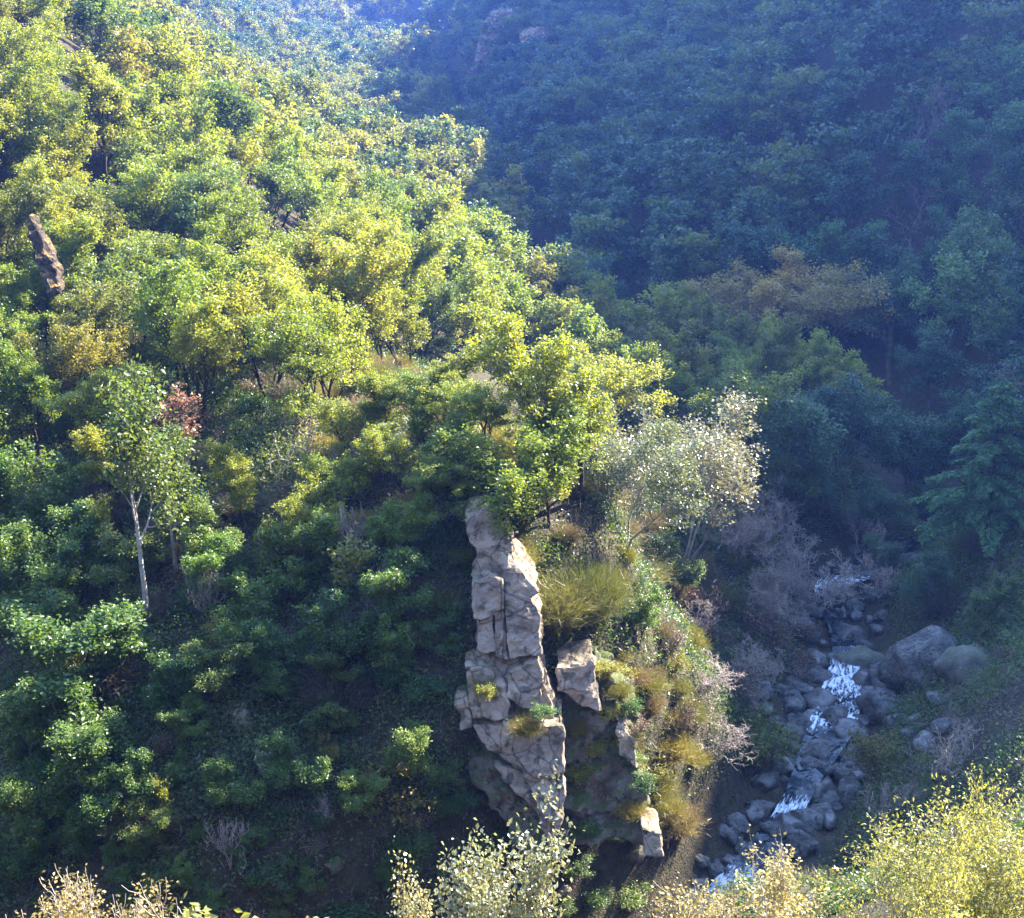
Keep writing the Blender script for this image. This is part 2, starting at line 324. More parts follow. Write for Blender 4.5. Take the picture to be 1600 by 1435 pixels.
# ------------------------------------------------------------------ rocks
def rough_up(bm, amp, freq, seed):
    off = Vector((seed * 3.17, seed * 1.7, seed * 5.3))
    bm.normal_update()
    mv = []
    for v in bm.verts:
        p = v.co * freq + off
        a = mnoise.noise(p) + 0.6 * mnoise.noise(p * 2.3) + 0.45 * abs(mnoise.noise(p * 4.7)) - 0.15
        mv.append(v.normal * (a * amp))
    for v, d in zip(bm.verts, mv): v.co += d
def boulder_mesh(seed, flat=0.7, sub=3, amp=0.10, cuts=9, bury=0.3):
    rng = random.Random(seed); bm = bmesh.new()
    bmesh.ops.create_icosphere(bm, subdivisions=sub, radius=1.0)
    for _ in range(cuts):
        nrm = Vector((rng.gauss(0, 1), rng.gauss(0, 1), rng.gauss(0, 0.8))).normalized(); dd = rng.uniform(0.62, 0.88)
        for v in bm.verts:
            e = v.co.dot(nrm) - dd
            if e > 0: v.co -= nrm * e * 0.93
    for v in bm.verts: v.co = Vector((v.co.x, v.co.y * rng.uniform(0.98, 1.02), v.co.z * flat))
    rough_up(bm, amp, 1.6, seed)
    me = bpy.data.meshes.new('boulder'); bm.to_mesh(me); bm.free()
    me.polygons.foreach_set('use_smooth', np.ones(len(me.polygons), bool))
    return me
BS = [boulder_mesh(140 + i, flat=0.9, amp=0.22, cuts=22) for i in range(4)]
BM = [boulder_mesh(100 + i, amp=0.2, cuts=16, flat=(0.62, 0.8, 0.7, 0.9, 0.55, 0.75)[i % 6]) for i in range(8)]

def slab(name, outline, depth, mat, parent, amp=0.10, seed=0, bev=0.16, taper=0.93):
    """a block of rock: outline = front face corners (world), pushed back along Y by depth"""
    bm = bmesh.new(); pts = [Vector(p) for p in outline]
    c = sum(pts, Vector()) / len(pts)
    f = [bm.verts.new(p) for p in pts]
    b = [bm.verts.new(c + (p - c) * taper + Vector((0, depth, depth * 0.05))) for p in pts]
    bm.faces.new(f); bm.faces.new(b[::-1])
    for i in range(len(pts)):
        j = (i + 1) % len(pts); bm.faces.new((f[i], b[i], b[j], f[j]))
    bmesh.ops.recalc_face_normals(bm, faces=bm.faces)
    bmesh.ops.bevel(bm, geom=bm.edges[:], offset=bev, segments=1, affect='EDGES', clamp_overlap=True)
    bmesh.ops.triangulate(bm, faces=bm.faces)
    for _ in range(5):
        ed = [e for e in bm.edges if e.calc_length() > 0.34]
        if not ed: break
        bmesh.ops.subdivide_edges(bm, edges=ed, cuts=1, use_grid_fill=False); bmesh.ops.triangulate(bm, faces=bm.faces)
    rough_up(bm, amp, 0.9, seed)
    me = bpy.data.meshes.new(name); bm.to_mesh(me); bm.free()
    return link(name, me, mat, parent)
def traced(zx, zy): return 600 + zx / 2.518, 760 + zy / 2.518
def pin_d(py): return 54.3 + (1310 - py) / 510 * 7.2
root = link('rock_pinnacle', None); base = at(840, 1290, pin_d(1290)); root.location = base
tag(root, 'tall split rock pinnacle of pale blocks rising from the spur above the stream', 'rock')
def block(pts, off, depth, name='rock_block', amp=0.24, seed=0, mat='rock', bev=0.05, grow_=1.0):
    o = []; cx0 = sum(q[0] for q in pts) / len(pts); cy0 = sum(q[1] for q in pts) / len(pts)
    for zx, zy in pts:
        zx, zy = cx0 + (zx - cx0) * grow_, cy0 + (zy - cy0) * grow_
        px, py = traced(zx, zy); o.append(at(px, py, pin_d(py) + off) - base)
    return slab(name, o, depth, M[mat], root, amp, seed, bev)
PIN = [([(318, 135), (400, 95), (440, 118), (482, 195), (503, 255), (480, 295), (420, 262), (385, 262), (345, 225)], 0.3, 3.0),
       ([(405, 262), (492, 268), (545, 340), (604, 412), (560, 445), (480, 418), (425, 345)], -0.1, 3.2),
       ([(348, 382), (420, 360), (458, 380), (470, 480), (385, 522), (358, 512)], -0.35, 3.0),
       ([(365, 520), (428, 498), (436, 645), (376, 655)], -0.2, 3.0), ([(434, 500), (474, 496), (484, 672), (442, 662)], 0.0, 3.0),
       ([(484, 415), (575, 450), (608, 505), (604, 575), (492, 585), (480, 510)], -0.15, 3.4), ([(492, 592), (606, 580), (616, 660), (500, 676)], -0.3, 3.2),
       ([(495, 745), (600, 690), (622, 760), (612, 872), (540, 862), (490, 822)], -0.3, 3.0),
       ([(335, 722), (430, 730), (490, 862), (480, 912), (350, 912), (330, 800)], -0.45, 3.0), ([(285, 832), (326, 820), (342, 940), (303, 952)], -0.1, 2.2),
       ([(480, 945), (560, 955), (692, 950), (704, 1120), (590, 1130), (520, 1060)], -0.55, 3.4), ([(360, 952), (470, 945), (512, 1058), (560, 1120), (480, 1085), (400, 1030)], -0.2, 2.8),
       ([(595, 1136), (704, 1126), (706, 1225), (684, 1345), (640, 1300), (560, 1150)], -0.4, 3.2), ([(446, 1112), (540, 1124), (628, 1265), (590, 1270), (500, 1180)], 0.2, 2.5),
       ([(610, 1290), (682, 1340), (680, 1430), (640, 1400)], 0.0, 2.4),
       ([(690, 722), (820, 712), (838, 872), (762, 852), (695, 800)], 1.2, 3.0), ([(925, 942), (985, 1000), (992, 1105), (930, 1055)], 1.6, 2.4),
       ([(1018, 1352), (1082, 1372), (1095, 1450), (1030, 1450)], 1.0, 2.0)]
for i, (pts, off, dep) in enumerate(PIN): block(pts, off * 0.75, dep, seed=i + 1, grow_=1.05 if i < 2 else 1.13)
block([(355, 240), (470, 220), (590, 420), (620, 700), (690, 930), (700, 1300), (600, 1250), (420, 1020), (345, 900), (370, 600)], 0.35, 4.6, 'rock_core', 0.3, 40, 'rock', 0.2)
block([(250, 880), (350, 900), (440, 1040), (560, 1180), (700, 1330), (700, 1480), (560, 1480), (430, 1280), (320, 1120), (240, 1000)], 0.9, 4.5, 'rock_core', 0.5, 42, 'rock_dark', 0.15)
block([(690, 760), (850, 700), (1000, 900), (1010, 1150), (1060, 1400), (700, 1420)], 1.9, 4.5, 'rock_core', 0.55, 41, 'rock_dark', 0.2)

def outcrop(name, polys, d0, label, mat='rock_dark', depth=1.6, seed=0, group=None, amp=0.12):
    """rock breaking out of the slope; d0 None = take the distance from the ground itself"""
    c0 = polys[0]; cx = sum(p[0] for p in c0) / len(c0); cyy = sum(p[1] for p in c0) / len(c0)
    b = at(cx, cyy, d0) if d0 else hit(cx, cyy, 0.3)
    rt = link(name, None); rt.location = b; tag(rt, label, 'rock', group)
    for k, poly in enumerate(polys):
        px = sum(p[0] for p in poly) / len(poly); py = sum(p[1] for p in poly) / len(poly)
        d = d0 or hit(px, py, 0.0)[1] - 0.15
        ps = [at(x, y, d + (py - y) / FPX * d * 0.5) - b for x, y in poly]
        slab('rock_block', ps, depth, M[mat], rt, amp, seed + k, 0.12)
    return rt
outcrop('rock_rib', [[(388, 968), (402, 966), (425, 1010), (462, 1050), (440, 1048), (408, 1015)], [(352, 1115), (378, 1105), (402, 1150), (396, 1182), (372, 1160)],
                     [(395, 1185), (408, 1180), (432, 1240), (455, 1310), (440, 1300), (415, 1240)], [(330, 1020), (372, 1022), (366, 1040), (336, 1036)], [(320, 1050), (332, 1048), (334, 1072), (326, 1070)]],
        None, 'broken line of thin pinkish rock ribs running down the dark slope', 'rock', 1.6, 60, amp=0.3)
outcrop('leaning_rock', [[(40, 348), (48, 338), (57, 352), (68, 385), (84, 415), (98, 460), (78, 465), (60, 425), (48, 385)]], 96.0, 'leaning brown rock spike among the sunlit oaks', 'rock_brown', 1.6, 70, amp=0.35)
outcrop('ridge_rock', [[(565, 715), (585, 695), (612, 712), (618, 732), (570, 735)], [(580, 690), (592, 674), (606, 684), (616, 706), (600, 704)]], None, 'orange lichen topped rock beside the bare grey bushes', 'rock_gold', 1.8, 75)
outcrop('ridge_rock', [[(700, 610), (715, 598), (740, 612), (765, 650), (740, 650), (712, 630)], [(770, 650), (790, 652), (800, 672), (780, 670)]], None, 'orange mossy rocks on the crest of the sunlit spur', 'rock_gold', 1.8, 80)
outcrop('ridge_rock', [[(862, 660), (880, 655), (900, 690), (905, 720), (885, 715)]], None, 'pale rock edge at the end of the spur crest', 'rock_gold', 1.6, 85)
for k, (x, y, s) in enumerate([(40, 1297, 26), (285, 1215, 16), (490, 1070, 14), (520, 1350, 18), (262, 1300, 16), (650, 1100, 14), (505, 1275, 20), (250, 1235, 14), (345, 1225, 14), (300, 1050, 12), (880, 1390, 16), (990, 1330, 22)]):
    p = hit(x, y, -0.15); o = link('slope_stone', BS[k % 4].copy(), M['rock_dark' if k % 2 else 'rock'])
    r = s / FPX * p[1] * 1.1; o.location = p; o.scale = (r, r, r * 1.1); o.rotation_euler = (0.4, 0.3 * k, k * 1.3)
    tag(o, 'grey stone showing through the undergrowth on the shaded slope', 'rock', 'stones on the shaded slope')
# pale cliff on the far nose of the mountain
def far_cliff(polys, d0, label, seed):
    b = at(*polys[0][0], d0); rt = link('cliff', None); rt.location = b; tag(rt, label, 'cliff')
    for k, poly in enumerate(polys):
        d = min(hit(sum(p[0] for p in poly) / len(poly), sum(p[1] for p in poly) / len(poly), 11.0, 250)[1], 520)
        slab('rock_face', [at(x, y, d + (y < 60) * 3) - b for x, y in poly], 14, M['rock'], rt, 1.1, seed + k, 0.6)
far_cliff([[(752, 45), (770, 18), (800, 14), (806, 60), (770, 90), (742, 100)], [(815, 52), (845, 44), (880, 42), (878, 54), (838, 66), (815, 68)], [(728, 120), (746, 104), (752, 135), (734, 142)]],
          430, 'pale broken cliff on the far nose of the shaded mountain', 90)

# stream boulders: pixel centre, half width in pixels, material
BL = [(1345, 1037, 33, 'boulder_moss', 'rounded mossy boulder beside the white fall of the stream', 0),
      (1450, 1048, 62, 'boulder', 'huge pale grey boulder beside the white fall of the stream', 1),
      (1520, 1050, 48, 'boulder_moss', 'large dark boulder leaning on the huge pale grey one', 5),
      (1361, 1086, 19, 'boulder_wet', 'dark wet rock parting the white water', 4),
      (1385, 1112, 38, 'boulder', 'broad pale slab boulder below the white water', 2)]
for x, y, s in [(1300, 1035, 16), (1312, 1058, 20), (1280, 1042, 15), (1262, 1050, 12), (1275, 1070, 17), (1240, 1105, 20), (1185, 1085, 22), (1195, 1110, 18), (1220, 1080, 12), (1238, 1125, 10),
                (1285, 1100, 24), (1250, 1145, 26), (1305, 1130, 28), (1335, 1150, 22), (1275, 1185, 32), (1300, 1175, 20), (1272, 1232, 17), (1285, 1205, 18), (1400, 1138, 22), (1450, 1165, 22),
                (1355, 1175, 16), (1240, 1070, 14), (1265, 1125, 16), (1210, 1130, 16), (1420, 1150, 14), (1315, 1020, 10), (1340, 1000, 9), (1310, 1005, 10), (1430, 1130, 14), (1480, 1140, 20),
                (1325, 1195, 15), (1240, 1170, 14), (1255, 1205, 16), (1470, 1100, 22), (1335, 965, 12), (1285, 960, 13), (1120, 1365, 15), (1140, 1350, 16), (1160, 1330, 14), (1250, 1260, 16), (1310, 1250, 18), (1080, 1405, 18), (1150, 1290, 20), (1230, 1285, 18), (1330, 1225, 16), (1200, 1160, 18), (1225, 1200, 22)]:
    BL.append((x, y, s, 'boulder', 'grey boulder lying in the rocky stream bed', None))
rngb = random.Random(5)
for k in range(150):                                      # the bed is choked with stones
    yy = rngb.uniform(54, 105); lat = rngb.choice((-1, 1)) * rngb.uniform(0.0 if yy < 77 or yy > 90 else 0.8, 3.8); xx = float(np.interp(yy, RIV[4:, 1], RIV[4:, 0])) + lat
    if abs(yy - 85) < 4 and abs(lat) < 1.4: continue
    zz = max(gz(xx, yy), float(np.interp(yy, RIV[4:, 1], RIV[4:, 2])) - 0.35); u_, v_, _d = project(np.array([[xx, yy, zz]]))
    if u_[0] < 1060 or u_[0] > 1590 or v_[0] > 1440: continue
    BL.append((float(u_[0]), float(v_[0]), rngb.choice((8, 10, 12, 14, 17, 20, 25)), 'boulder', '', None))
for k, (x, y, s, mt, lab, mi) in enumerate(BL):
    p = hit(x, y, 0.15, 44); r = s / FPX * np.hypot(p[1], CAMZ - p[2]) * 1.3
    me = BM[(mi if mi is not None else k) % 8].copy()
    if mi is None and k % 3 == 0: mt = 'boulder_wet'
    o = link('river_boulder' if mi is None else 'boulder', me, M[mt]); o.location = (p[0], p[1], p[2] + r * 0.08)
    o.scale = (r, r * rngb.uniform(0.75, 1.0), r * rngb.uniform(0.8, 1.05)); o.rotation_euler = (rngb.uniform(-.2, .2), rngb.uniform(-.2, .2), rngb.uniform(0, 6.28))
    if mi is None:
        sz = 'small ' if s < 15 else 'big ' if s > 20 else ''; hx = np.interp(p[1], RIV[4:, 1], RIV[4:, 0])
        ps = 'midstream ' if abs(p[0] - hx) < 1.6 else 'at the foot of the spur bank ' if p[0] < hx else 'on the far bank side '
        ps += 'upstream of the white fall' if p[1] > 87 else 'downstream of the white fall' if p[1] < 76 else 'level with the white fall'
        tag(o, sz + ('dark wet' if mt == 'boulder_wet' else 'grey') + ' boulder ' + ps, 'boulder', 'boulders in the stream bed')
    else: tag(o, lab, 'boulder')

# ------------------------------------------------------------------ tree generator
def unit(v): return v / (np.linalg.norm(v) + 1e-9)
def perp(rng, d):
    v = rng.normal(size=3); v -= d * v.dot(d); return unit(v)
def tubes(chains):
    V, F, k = [], [], 0
    for pts, rad, sides in chains:
        nP = len(pts); ang = np.arange(sides) * 2 * np.pi / sides
        t = np.gradient(pts, axis=0); t /= np.linalg.norm(t, axis=1)[:, None] + 1e-9
        ref = np.array([0.31, 0.77, 0.2]); a = np.cross(t, ref); a /= np.linalg.norm(a, axis=1)[:, None] + 1e-9
        b = np.cross(t, a)
        V.append((pts[:, None, :] + rad[:, None, None] * (np.cos(ang)[None, :, None] * a[:, None, :] + np.sin(ang)[None, :, None] * b[:, None, :])).reshape(-1, 3))
        i = np.arange(nP - 1)[:, None] * sides; j = np.arange(sides)[None, :]; j2 = (j + 1) % sides
        F.append((np.stack([i + j, i + j2, i + sides + j2, i + sides + j], -1) + k).reshape(-1, 4)); k += nP * sides
    return np.concatenate(V), np.concatenate(F)
def leaf_quads(rng, pos, size, aspect=0.6, up=0.6, axis=None, fold=0.25, jit=0.35):
    n = len(pos)
    nr = rng.normal(size=(n, 3)); nr[:, 2] += up * 2; nr /= np.linalg.norm(nr, axis=1)[:, None]
    ax = rng.normal(size=(n, 3)) if axis is None else axis + rng.normal(size=(n, 3)) * 0.5
    ax -= nr * (ax * nr).sum(1)[:, None]; ax /= np.linalg.norm(ax, axis=1)[:, None] + 1e-9
    sd = np.cross(nr, ax); s = size * (1 + jit * rng.uniform(-1, 1, n))[:, None]
    w_ = s * aspect * 0.5
    v = np.stack([pos - ax * s * 0.5, pos + sd * w_ + nr * w_ * fold - ax * s * 0.05, pos + ax * s * 0.5, pos - sd * w_ + nr * w_ * fold - ax * s * 0.05], 1)
    return v.reshape(-1, 3), np.arange(n * 4).reshape(n, 4)

def grow(seed, H=10.0, W=9.0, stems=1, lean=0.12, first=0.25, nbr=(7, 6, 5), ratio=(0.62, 0.55, 0.5), ang=(55, 50, 50), trop=(0.10, 0.12, 0.06), gnarl=0.16,
         r0=0.17, leaves=9000, lsize=0.20, lsig=0.30, lasp=0.62, lup=0.6, twigs=True, droop=0.0, clump=1.0, bare=0.0, minr=0.012):
    rng = np.random.default_rng(seed); chains, anchors = [], []
    nl = len(nbr)
    def rec(p, d, L, r, lev):
        nseg = (7, 6, 5, 4)[min(lev, 3)]; pts = [p]; dirs = [d]
        for i in range(nseg):
            d = unit(d + rng.normal(size=3) * gnarl * (1 + 0.3 * lev) + np.array([0, 0, trop[min(lev, len(trop) - 1)] - droop * (i / nseg) * (lev > 0)]))
            p = p + d * L / nseg; pts.append(p); dirs.append(d)
        pts = np.array(pts); rad = np.maximum(r * (1 - 0.72 * np.linspace(0, 1, nseg + 1) ** 0.9), minr * 0.6)
        chains.append((pts, rad, (8, 6, 4, 3)[min(lev, 3)]))
        if lev >= nl:
            anchors.append((pts, dirs)); return
        k = nbr[lev]; k = max(2, int(round(k * rng.uniform(0.8, 1.2))))
        lo = first if lev == 0 else 0.22
        az = rng.uniform(0, 6.28)
        for c in range(k):
            t = lo + (1 - lo) * (c + rng.uniform(0.2, 0.9)) / k; t = min(t, 0.99); f = t * nseg; i = int(f)
            q = pts[i] + (pts[i + 1] - pts[i]) * (f - i); dd = dirs[i + 1]
            az += 2.4 + rng.normal() * 0.5
            a = R(ang[lev]) * rng.uniform(0.7, 1.25) * (1 - 0.35 * t * (lev == 0))
            u = perp(rng, dd) if lev else unit(np.array([math.cos(az), math.sin(az), 0.0]))
            nd = unit(dd * math.cos(a) + u * math.sin(a))
            rec(q, nd, L * ratio[lev] * rng.uniform(0.75, 1.2) * (1.15 - 0.45 * t), max(rad[i] * 0.62, minr), lev + 1)
        if lev >= 1: anchors.append((pts[-3:], dirs[-3:]))
    for s in range(stems):
        a = rng.uniform(0, 6.28) if stems == 1 else 6.28 * s / stems + rng.uniform(-.4, .4)
        ln = lean if stems == 1 else lean + 0.22
        rec(np.array([math.cos(a), math.sin(a), 0]) * (0.0 if stems == 1 else r0 * 0.9), unit(np.array([math.cos(a) * ln, math.sin(a) * ln, 1.0])), H * 0.72 * (1 if s == 0 else rng.uniform(0.75, 1)), r0 / (stems ** 0.4), 0)
    allp = np.concatenate([c[0] for c in chains]); hz = allp[:, 2].max(); cxy = allp[:, :2].mean(0)
    hw = np.percentile(np.hypot(*(allp[:, :2]).T), 97)
    kz, kx = (H - 0.3) / hz, (W * 0.5 - 0.2) / hw
    def fit(P): return P * np.array([kx, kx, kz])
    base_r = [np.array(c[1]) for c in chains]
    chains = [(fit(c[0]), r, c[2]) for c, r in zip(chains, base_r)]
    chains = [((np.r_[[c[0][0] - np.array([0, 0, 0.6])], c[0]], np.r_[c[1][0] * 1.25, c[1]], c[2]) if c[2] == 8 else c) for c in chains]
    tv, tf = tubes(chains)
    if leaves == 0: return (tv, tf), None
    anch = [fit(a[0]) for a in anchors]
    keep = rng.random(len(anch)) > bare
    wts = np.array([np.linalg.norm(a[-1] - a[0]) for a in anch]) * keep * rng.uniform(0.4, 1.6, len(anch)); wts /= wts.sum()
    cnt = rng.multinomial(leaves, wts); P = []
    for a, c in zip(anch, cnt):
        if c == 0: continue
        t = rng.uniform(0.1, 1.0, c) ** 0.7 * (len(a) - 1); i = np.minimum(t.astype(int), len(a) - 2)
        q = a[i] + (a[i + 1] - a[i]) * (t - i)[:, None]
        P.append(q + rng.normal(size=(c, 3)) * lsig * np.array([1, 1, 0.7]))
    P = np.concatenate(P); lv, lf = leaf_quads(rng, P, lsize, lasp, lup)
    lv[:, 2] = np.maximum(lv[:, 2], 0.05)
    rnd = np.clip(0.5 + 0.25 * rng.normal(size=len(lf)), 0, 1)
    return (tv, tf), (lv, lf, rnd)

def conifer(seed, H=13.0, W=9.5, leaves=24000):
    """feathery evergreen: a mast with tiers of drooping sprays"""
    rng = np.random.default_rng(seed); chains = []; P, A = [], []
    mast = np.array([[0, 0, -0.6]] + [[rng.normal() * 0.05, rng.normal() * 0.05, z] for z in np.linspace(0, H * 0.98, 9)])
    chains.append((mast, np.linspace(0.3, 0.03, 10), 8)); nb = 64
    for b in range(nb):
        t = 0.12 + 0.87 * (b + rng.uniform(0, 1)) / nb; L = W * 0.55 * (1 - t) ** 0.75 * rng.uniform(0.75, 1.15) + 0.35
        az = b * 2.4 + rng.normal() * 0.3; s = np.linspace(0, 1, 8)
        x = s * L; z = t * H + L * (0.28 * s - 0.5 * s ** 2)
        pts = np.c_[np.cos(az) * x, np.sin(az) * x, z] + rng.normal(size=(8, 3)) * 0.05
        chains.append((pts, np.linspace(0.05, 0.012, 8), 4)); c = int(leaves * L / (nb * W * 0.33)) + 20
        u = rng.uniform(0.12, 1.04, c) ** 0.8; i = np.minimum((u * 7).astype(int), 6); f = u * 7 - i
        q = pts[i] + (pts[i + 1] - pts[i]) * f[:, None]; side = rng.choice([-1, 1], c); off = rng.uniform(0, 1, c) * (0.25 + 0.28 * L * (1.05 - u))
        sv = np.array([-np.sin(az), np.cos(az), 0]); fw = np.array([np.cos(az), np.sin(az), 0])
        q = q + (sv[None] * side[:, None] * 0.85 + fw[None] * 0.5) * off[:, None]; q[:, 2] -= off * 0.28 + np.abs(rng.normal(size=c)) * 0.12
        P.append(q); A.append(sv[None] * side[:, None] * 0.8 + fw[None] * 0.6 - np.array([0, 0, 0.5]))
    P, A = np.concatenate(P), np.concatenate(A)
    lv, lf = leaf_quads(rng, P, 0.36, 0.34, 0.7, A)
    return tubes(chains), (lv, lf, np.clip(0.5 + 0.25 * rng.normal(size=len(lf)), 0, 1))

def broom(seed, H=2.2, W=2.4, n=520, blade=0.022, lean=0.75, segs=3, leafy=0):
    """a bush of fine upright stems"""
    rng = np.random.default_rng(seed); V, F, k = [], [], 0; rn = []
    for i in range(n):
        az = rng.uniform(0, 6.28); q = rng.uniform(0, 1) ** 0.6; b = np.array([math.cos(az), math.sin(az), 0]) * q * W * 0.16
        d = unit(np.array([math.cos(az) * q * lean, math.sin(az) * q * lean, 1.0]) + rng.normal(size=3) * 0.18); L = H * rng.uniform(0.6, 1.1)
        pts = [b - np.array([0, 0, 0.2])]; p = b
        for s in range(segs):
            d = unit(d + rng.normal(size=3) * 0.17); p = p + d * L / segs; pts.append(p)
        u = perp(rng, d)
        for s, q_ in enumerate(pts):
            ww = blade * (1 - 0.7 * s / segs); V += [q_ - u * ww, q_ + u * ww]
        for s in range(segs): F.append((k + 2 * s, k + 2 * s + 1, k + 2 * s + 3, k + 2 * s + 2)); rn.append(rng.uniform(0, 1))
        k += 2 * (segs + 1)
        for s in range(1, segs + 1):                     # side sprigs
            for _ in range(2):
                e = unit(d + rng.normal(size=3) * 0.5); c = pts[s] - (pts[s] - pts[s - 1]) * rng.uniform(0, 1); l_ = L * 0.2; u2 = perp(rng, e) * blade * 0.8
                V += [c - u2, c + u2, c + e * l_ + u2 * .3, c + e * l_ - u2 * .3]; F.append((k, k + 1, k + 2, k + 3)); k += 4; rn.append(rng.uniform(0, 1))
    return np.array(V), np.array(F), np.array(rn)

PROTO = {}
def proto(key, trunk, crown, bark, leaf, H, name):
    PROTO[key] = dict(trunk=np_mesh('trunk', *trunk, smooth=True), crown=None if crown is None else np_mesh('crown', *crown), H=H, name=name)
    PROTO[key]['trunk'].materials.append(M[bark])
    if crown is not None: PROTO[key]['crown'].materials.append(M[leaf])
for i in range(4):
    proto('oak%d' % i, *grow(10 + i, 12, 9.6 + (i % 2), stems=(1, 2, 3, 1)[i], leaves=12500, lsize=0.22, lsig=0.24, nbr=(8, 6, 5), first=0.28, ang=(46, 46, 48), trop=(0.08, 0.2, 0.12), r0=0.22, minr=0.016), 'bark_dark', 'leaf_oak', 12, 'oak_tree')
for i in range(3):
    proto('green%d' % i, *grow(30 + i, 9, 8.0, stems=(2, 1, 1)[i], leaves=11000, lsize=0.22, lsig=0.26, first=0.16), 'bark_dark', 'leaf_green', 9, 'oak_tree')
proto('slender0', *grow(44, 10, 4.4, first=0.52, leaves=4200, lsize=0.2, lsig=0.28, nbr=(7, 5, 4), lean=0.04, gnarl=0.07, r0=0.15), 'bark_pale', 'leaf_green', 10, 'slender_tree')
proto('silver0', *grow(50, 12, 11.0, stems=4, first=0.35, leaves=15000, lsize=0.17, lsig=0.32, trop=(0.1, 0.25, 0.15), ang=(38, 42, 45), lasp=0.75, r0=0.16), 'bark_pale', 'leaf_silver', 12, 'poplar_tree')
for i in range(2):
    proto('russet%d' % i, *grow(60 + i, 13, 11.0, first=0.4, leaves=11000, lsize=0.22, lsig=0.36, r0=0.22), 'twig', 'leaf_russet', 13, 'chestnut_tree')
    proto('shade%d' % i, *grow(65 + i, 12, 10.0, first=0.3, leaves=12000, lsize=0.24, lsig=0.38, r0=0.22), 'bark', 'leaf_shade', 12, 'broadleaf_tree')
proto('conifer0', *conifer(70), 'bark_dark', 'leaf_shade', 13, 'evergreen_tree')
for i in range(2):
    proto('bare%d' % i, *grow(80 + i, 6, 6.5, stems=3, first=0.15, nbr=(7, 7, 6), leaves=0, r0=0.10, minr=0.022, gnarl=0.24, trop=(0.1, 0.1, 0.1)), 'twig_pale', None, 6, 'bare_tree')
proto('barepale0', *grow(85, 3, 3.0, stems=5, first=0.2, nbr=(5, 4, 3), leaves=0, r0=0.05, minr=0.014, gnarl=0.3, trop=(0.1, 0.2, 0.25)), 'twig_pale', None, 3, 'bare_shrub')
proto('gnarled0', *grow(86, 5, 6.5, stems=4, first=0.2, nbr=(5, 4, 3), leaves=900, lsize=0.17, r0=0.11, minr=0.02, gnarl=0.38, trop=(0.02, 0.06, 0.06), lean=0.4), 'bark_pale', 'leaf_oak', 5, 'gnarled_tree')
proto('red0', *grow(87, 5.5, 3.6, first=0.3, nbr=(7, 5, 3), leaves=1100, lsize=0.17, lsig=0.2, r0=0.07), 'twig', 'leaf_red', 5.5, 'red_leaved_tree')
proto('sapling0', *grow(88, 4, 3.4, first=0.3, nbr=(6, 4, 3), leaves=900, lsize=0.19, lsig=0.2, r0=0.06), 'bark', 'leaf_oak', 4, 'sapling')
proto('gold0', *grow(89, 4.5, 4.2, stems=2, first=0.35, nbr=(5, 4, 3), leaves=900, lsize=0.18, lsig=0.18, r0=0.07), 'bark', 'leaf_gold', 4.5, 'golden_sapling')
for i in range(3):                                        # bushes
    proto('bush%d' % i, *grow(90 + i, 2.4, 3.0, stems=4, first=0.1, nbr=(5, 5, 4), leaves=2600, lsize=0.14, lsig=0.18, r0=0.04, minr=0.008), 'twig', ('leaf_green', 'leaf_oak', 'leaf_fern')[i], 2.4, 'bush')
proto('drybush0', *grow(95, 2.2, 2.8, stems=5, first=0.1, nbr=(6, 5, 4), leaves=700, lsize=0.10, lsig=0.16, r0=0.035, minr=0.009, gnarl=0.25), 'twig_red', 'leaf_dry', 2.2, 'dry_bush')
def stalks(key, mat, name, **k):
    V, F, rn = broom(**k); me = np_mesh('stems', V, F, rn); me.materials.append(M[mat]); PROTO[key] = dict(trunk=None, crown=me, H=k['H'], name=name)
stalks('broom0', 'leaf_broom', 'broom_bush', seed=1, H=2.2, W=2.4, n=1100, blade=0.012, segs=4, lean=1.0)
stalks('broom2', 'leaf_broom', 'tall_broom_bush', seed=4, H=4.2, W=4.0, n=1500, blade=0.014, segs=5, lean=0.6)
stalks('broom1', 'leaf_dry', 'dry_broom_bush', seed=2, H=2.0, W=2.6, lean=1.1, n=1000, blade=0.012, segs=4)
# mid distance kinds
for i in range(3):
    proto('oakM%d' % i, *grow(110 + i, 12, 9.6, leaves=5200, lsize=0.34, lsig=0.34, nbr=(8, 5, 4), first=0.25, ang=(46, 46, 48), trop=(0.08, 0.2, 0.12)), 'bark_dark', 'leaf_oak', 12, 'oak_tree')
    proto('greenM%d' % i, *grow(120 + i, 12, 10.5, leaves=5200, lsize=0.34, lsig=0.34, nbr=(8, 5, 4), first=0.2), 'bark', 'leaf_shade', 12, 'broadleaf_tree')
proto('bareM0', *grow(130, 9, 8.0, first=0.2, nbr=(7, 7, 6), leaves=0, r0=0.16, minr=0.03), 'twig', None, 9, 'bare_tree')
def far_mesh(seed, leaf, H=12, n=1500, size=0.62):
    (tv, tf), (lv, lf, rn) = grow(seed, H, 10.0, leaves=n, lsize=size, lsig=0.42, nbr=(8, 4, 3), first=0.15)
    me = np_mesh('far_crown', lv, lf, rn); me.materials.append(M[leaf]); return me

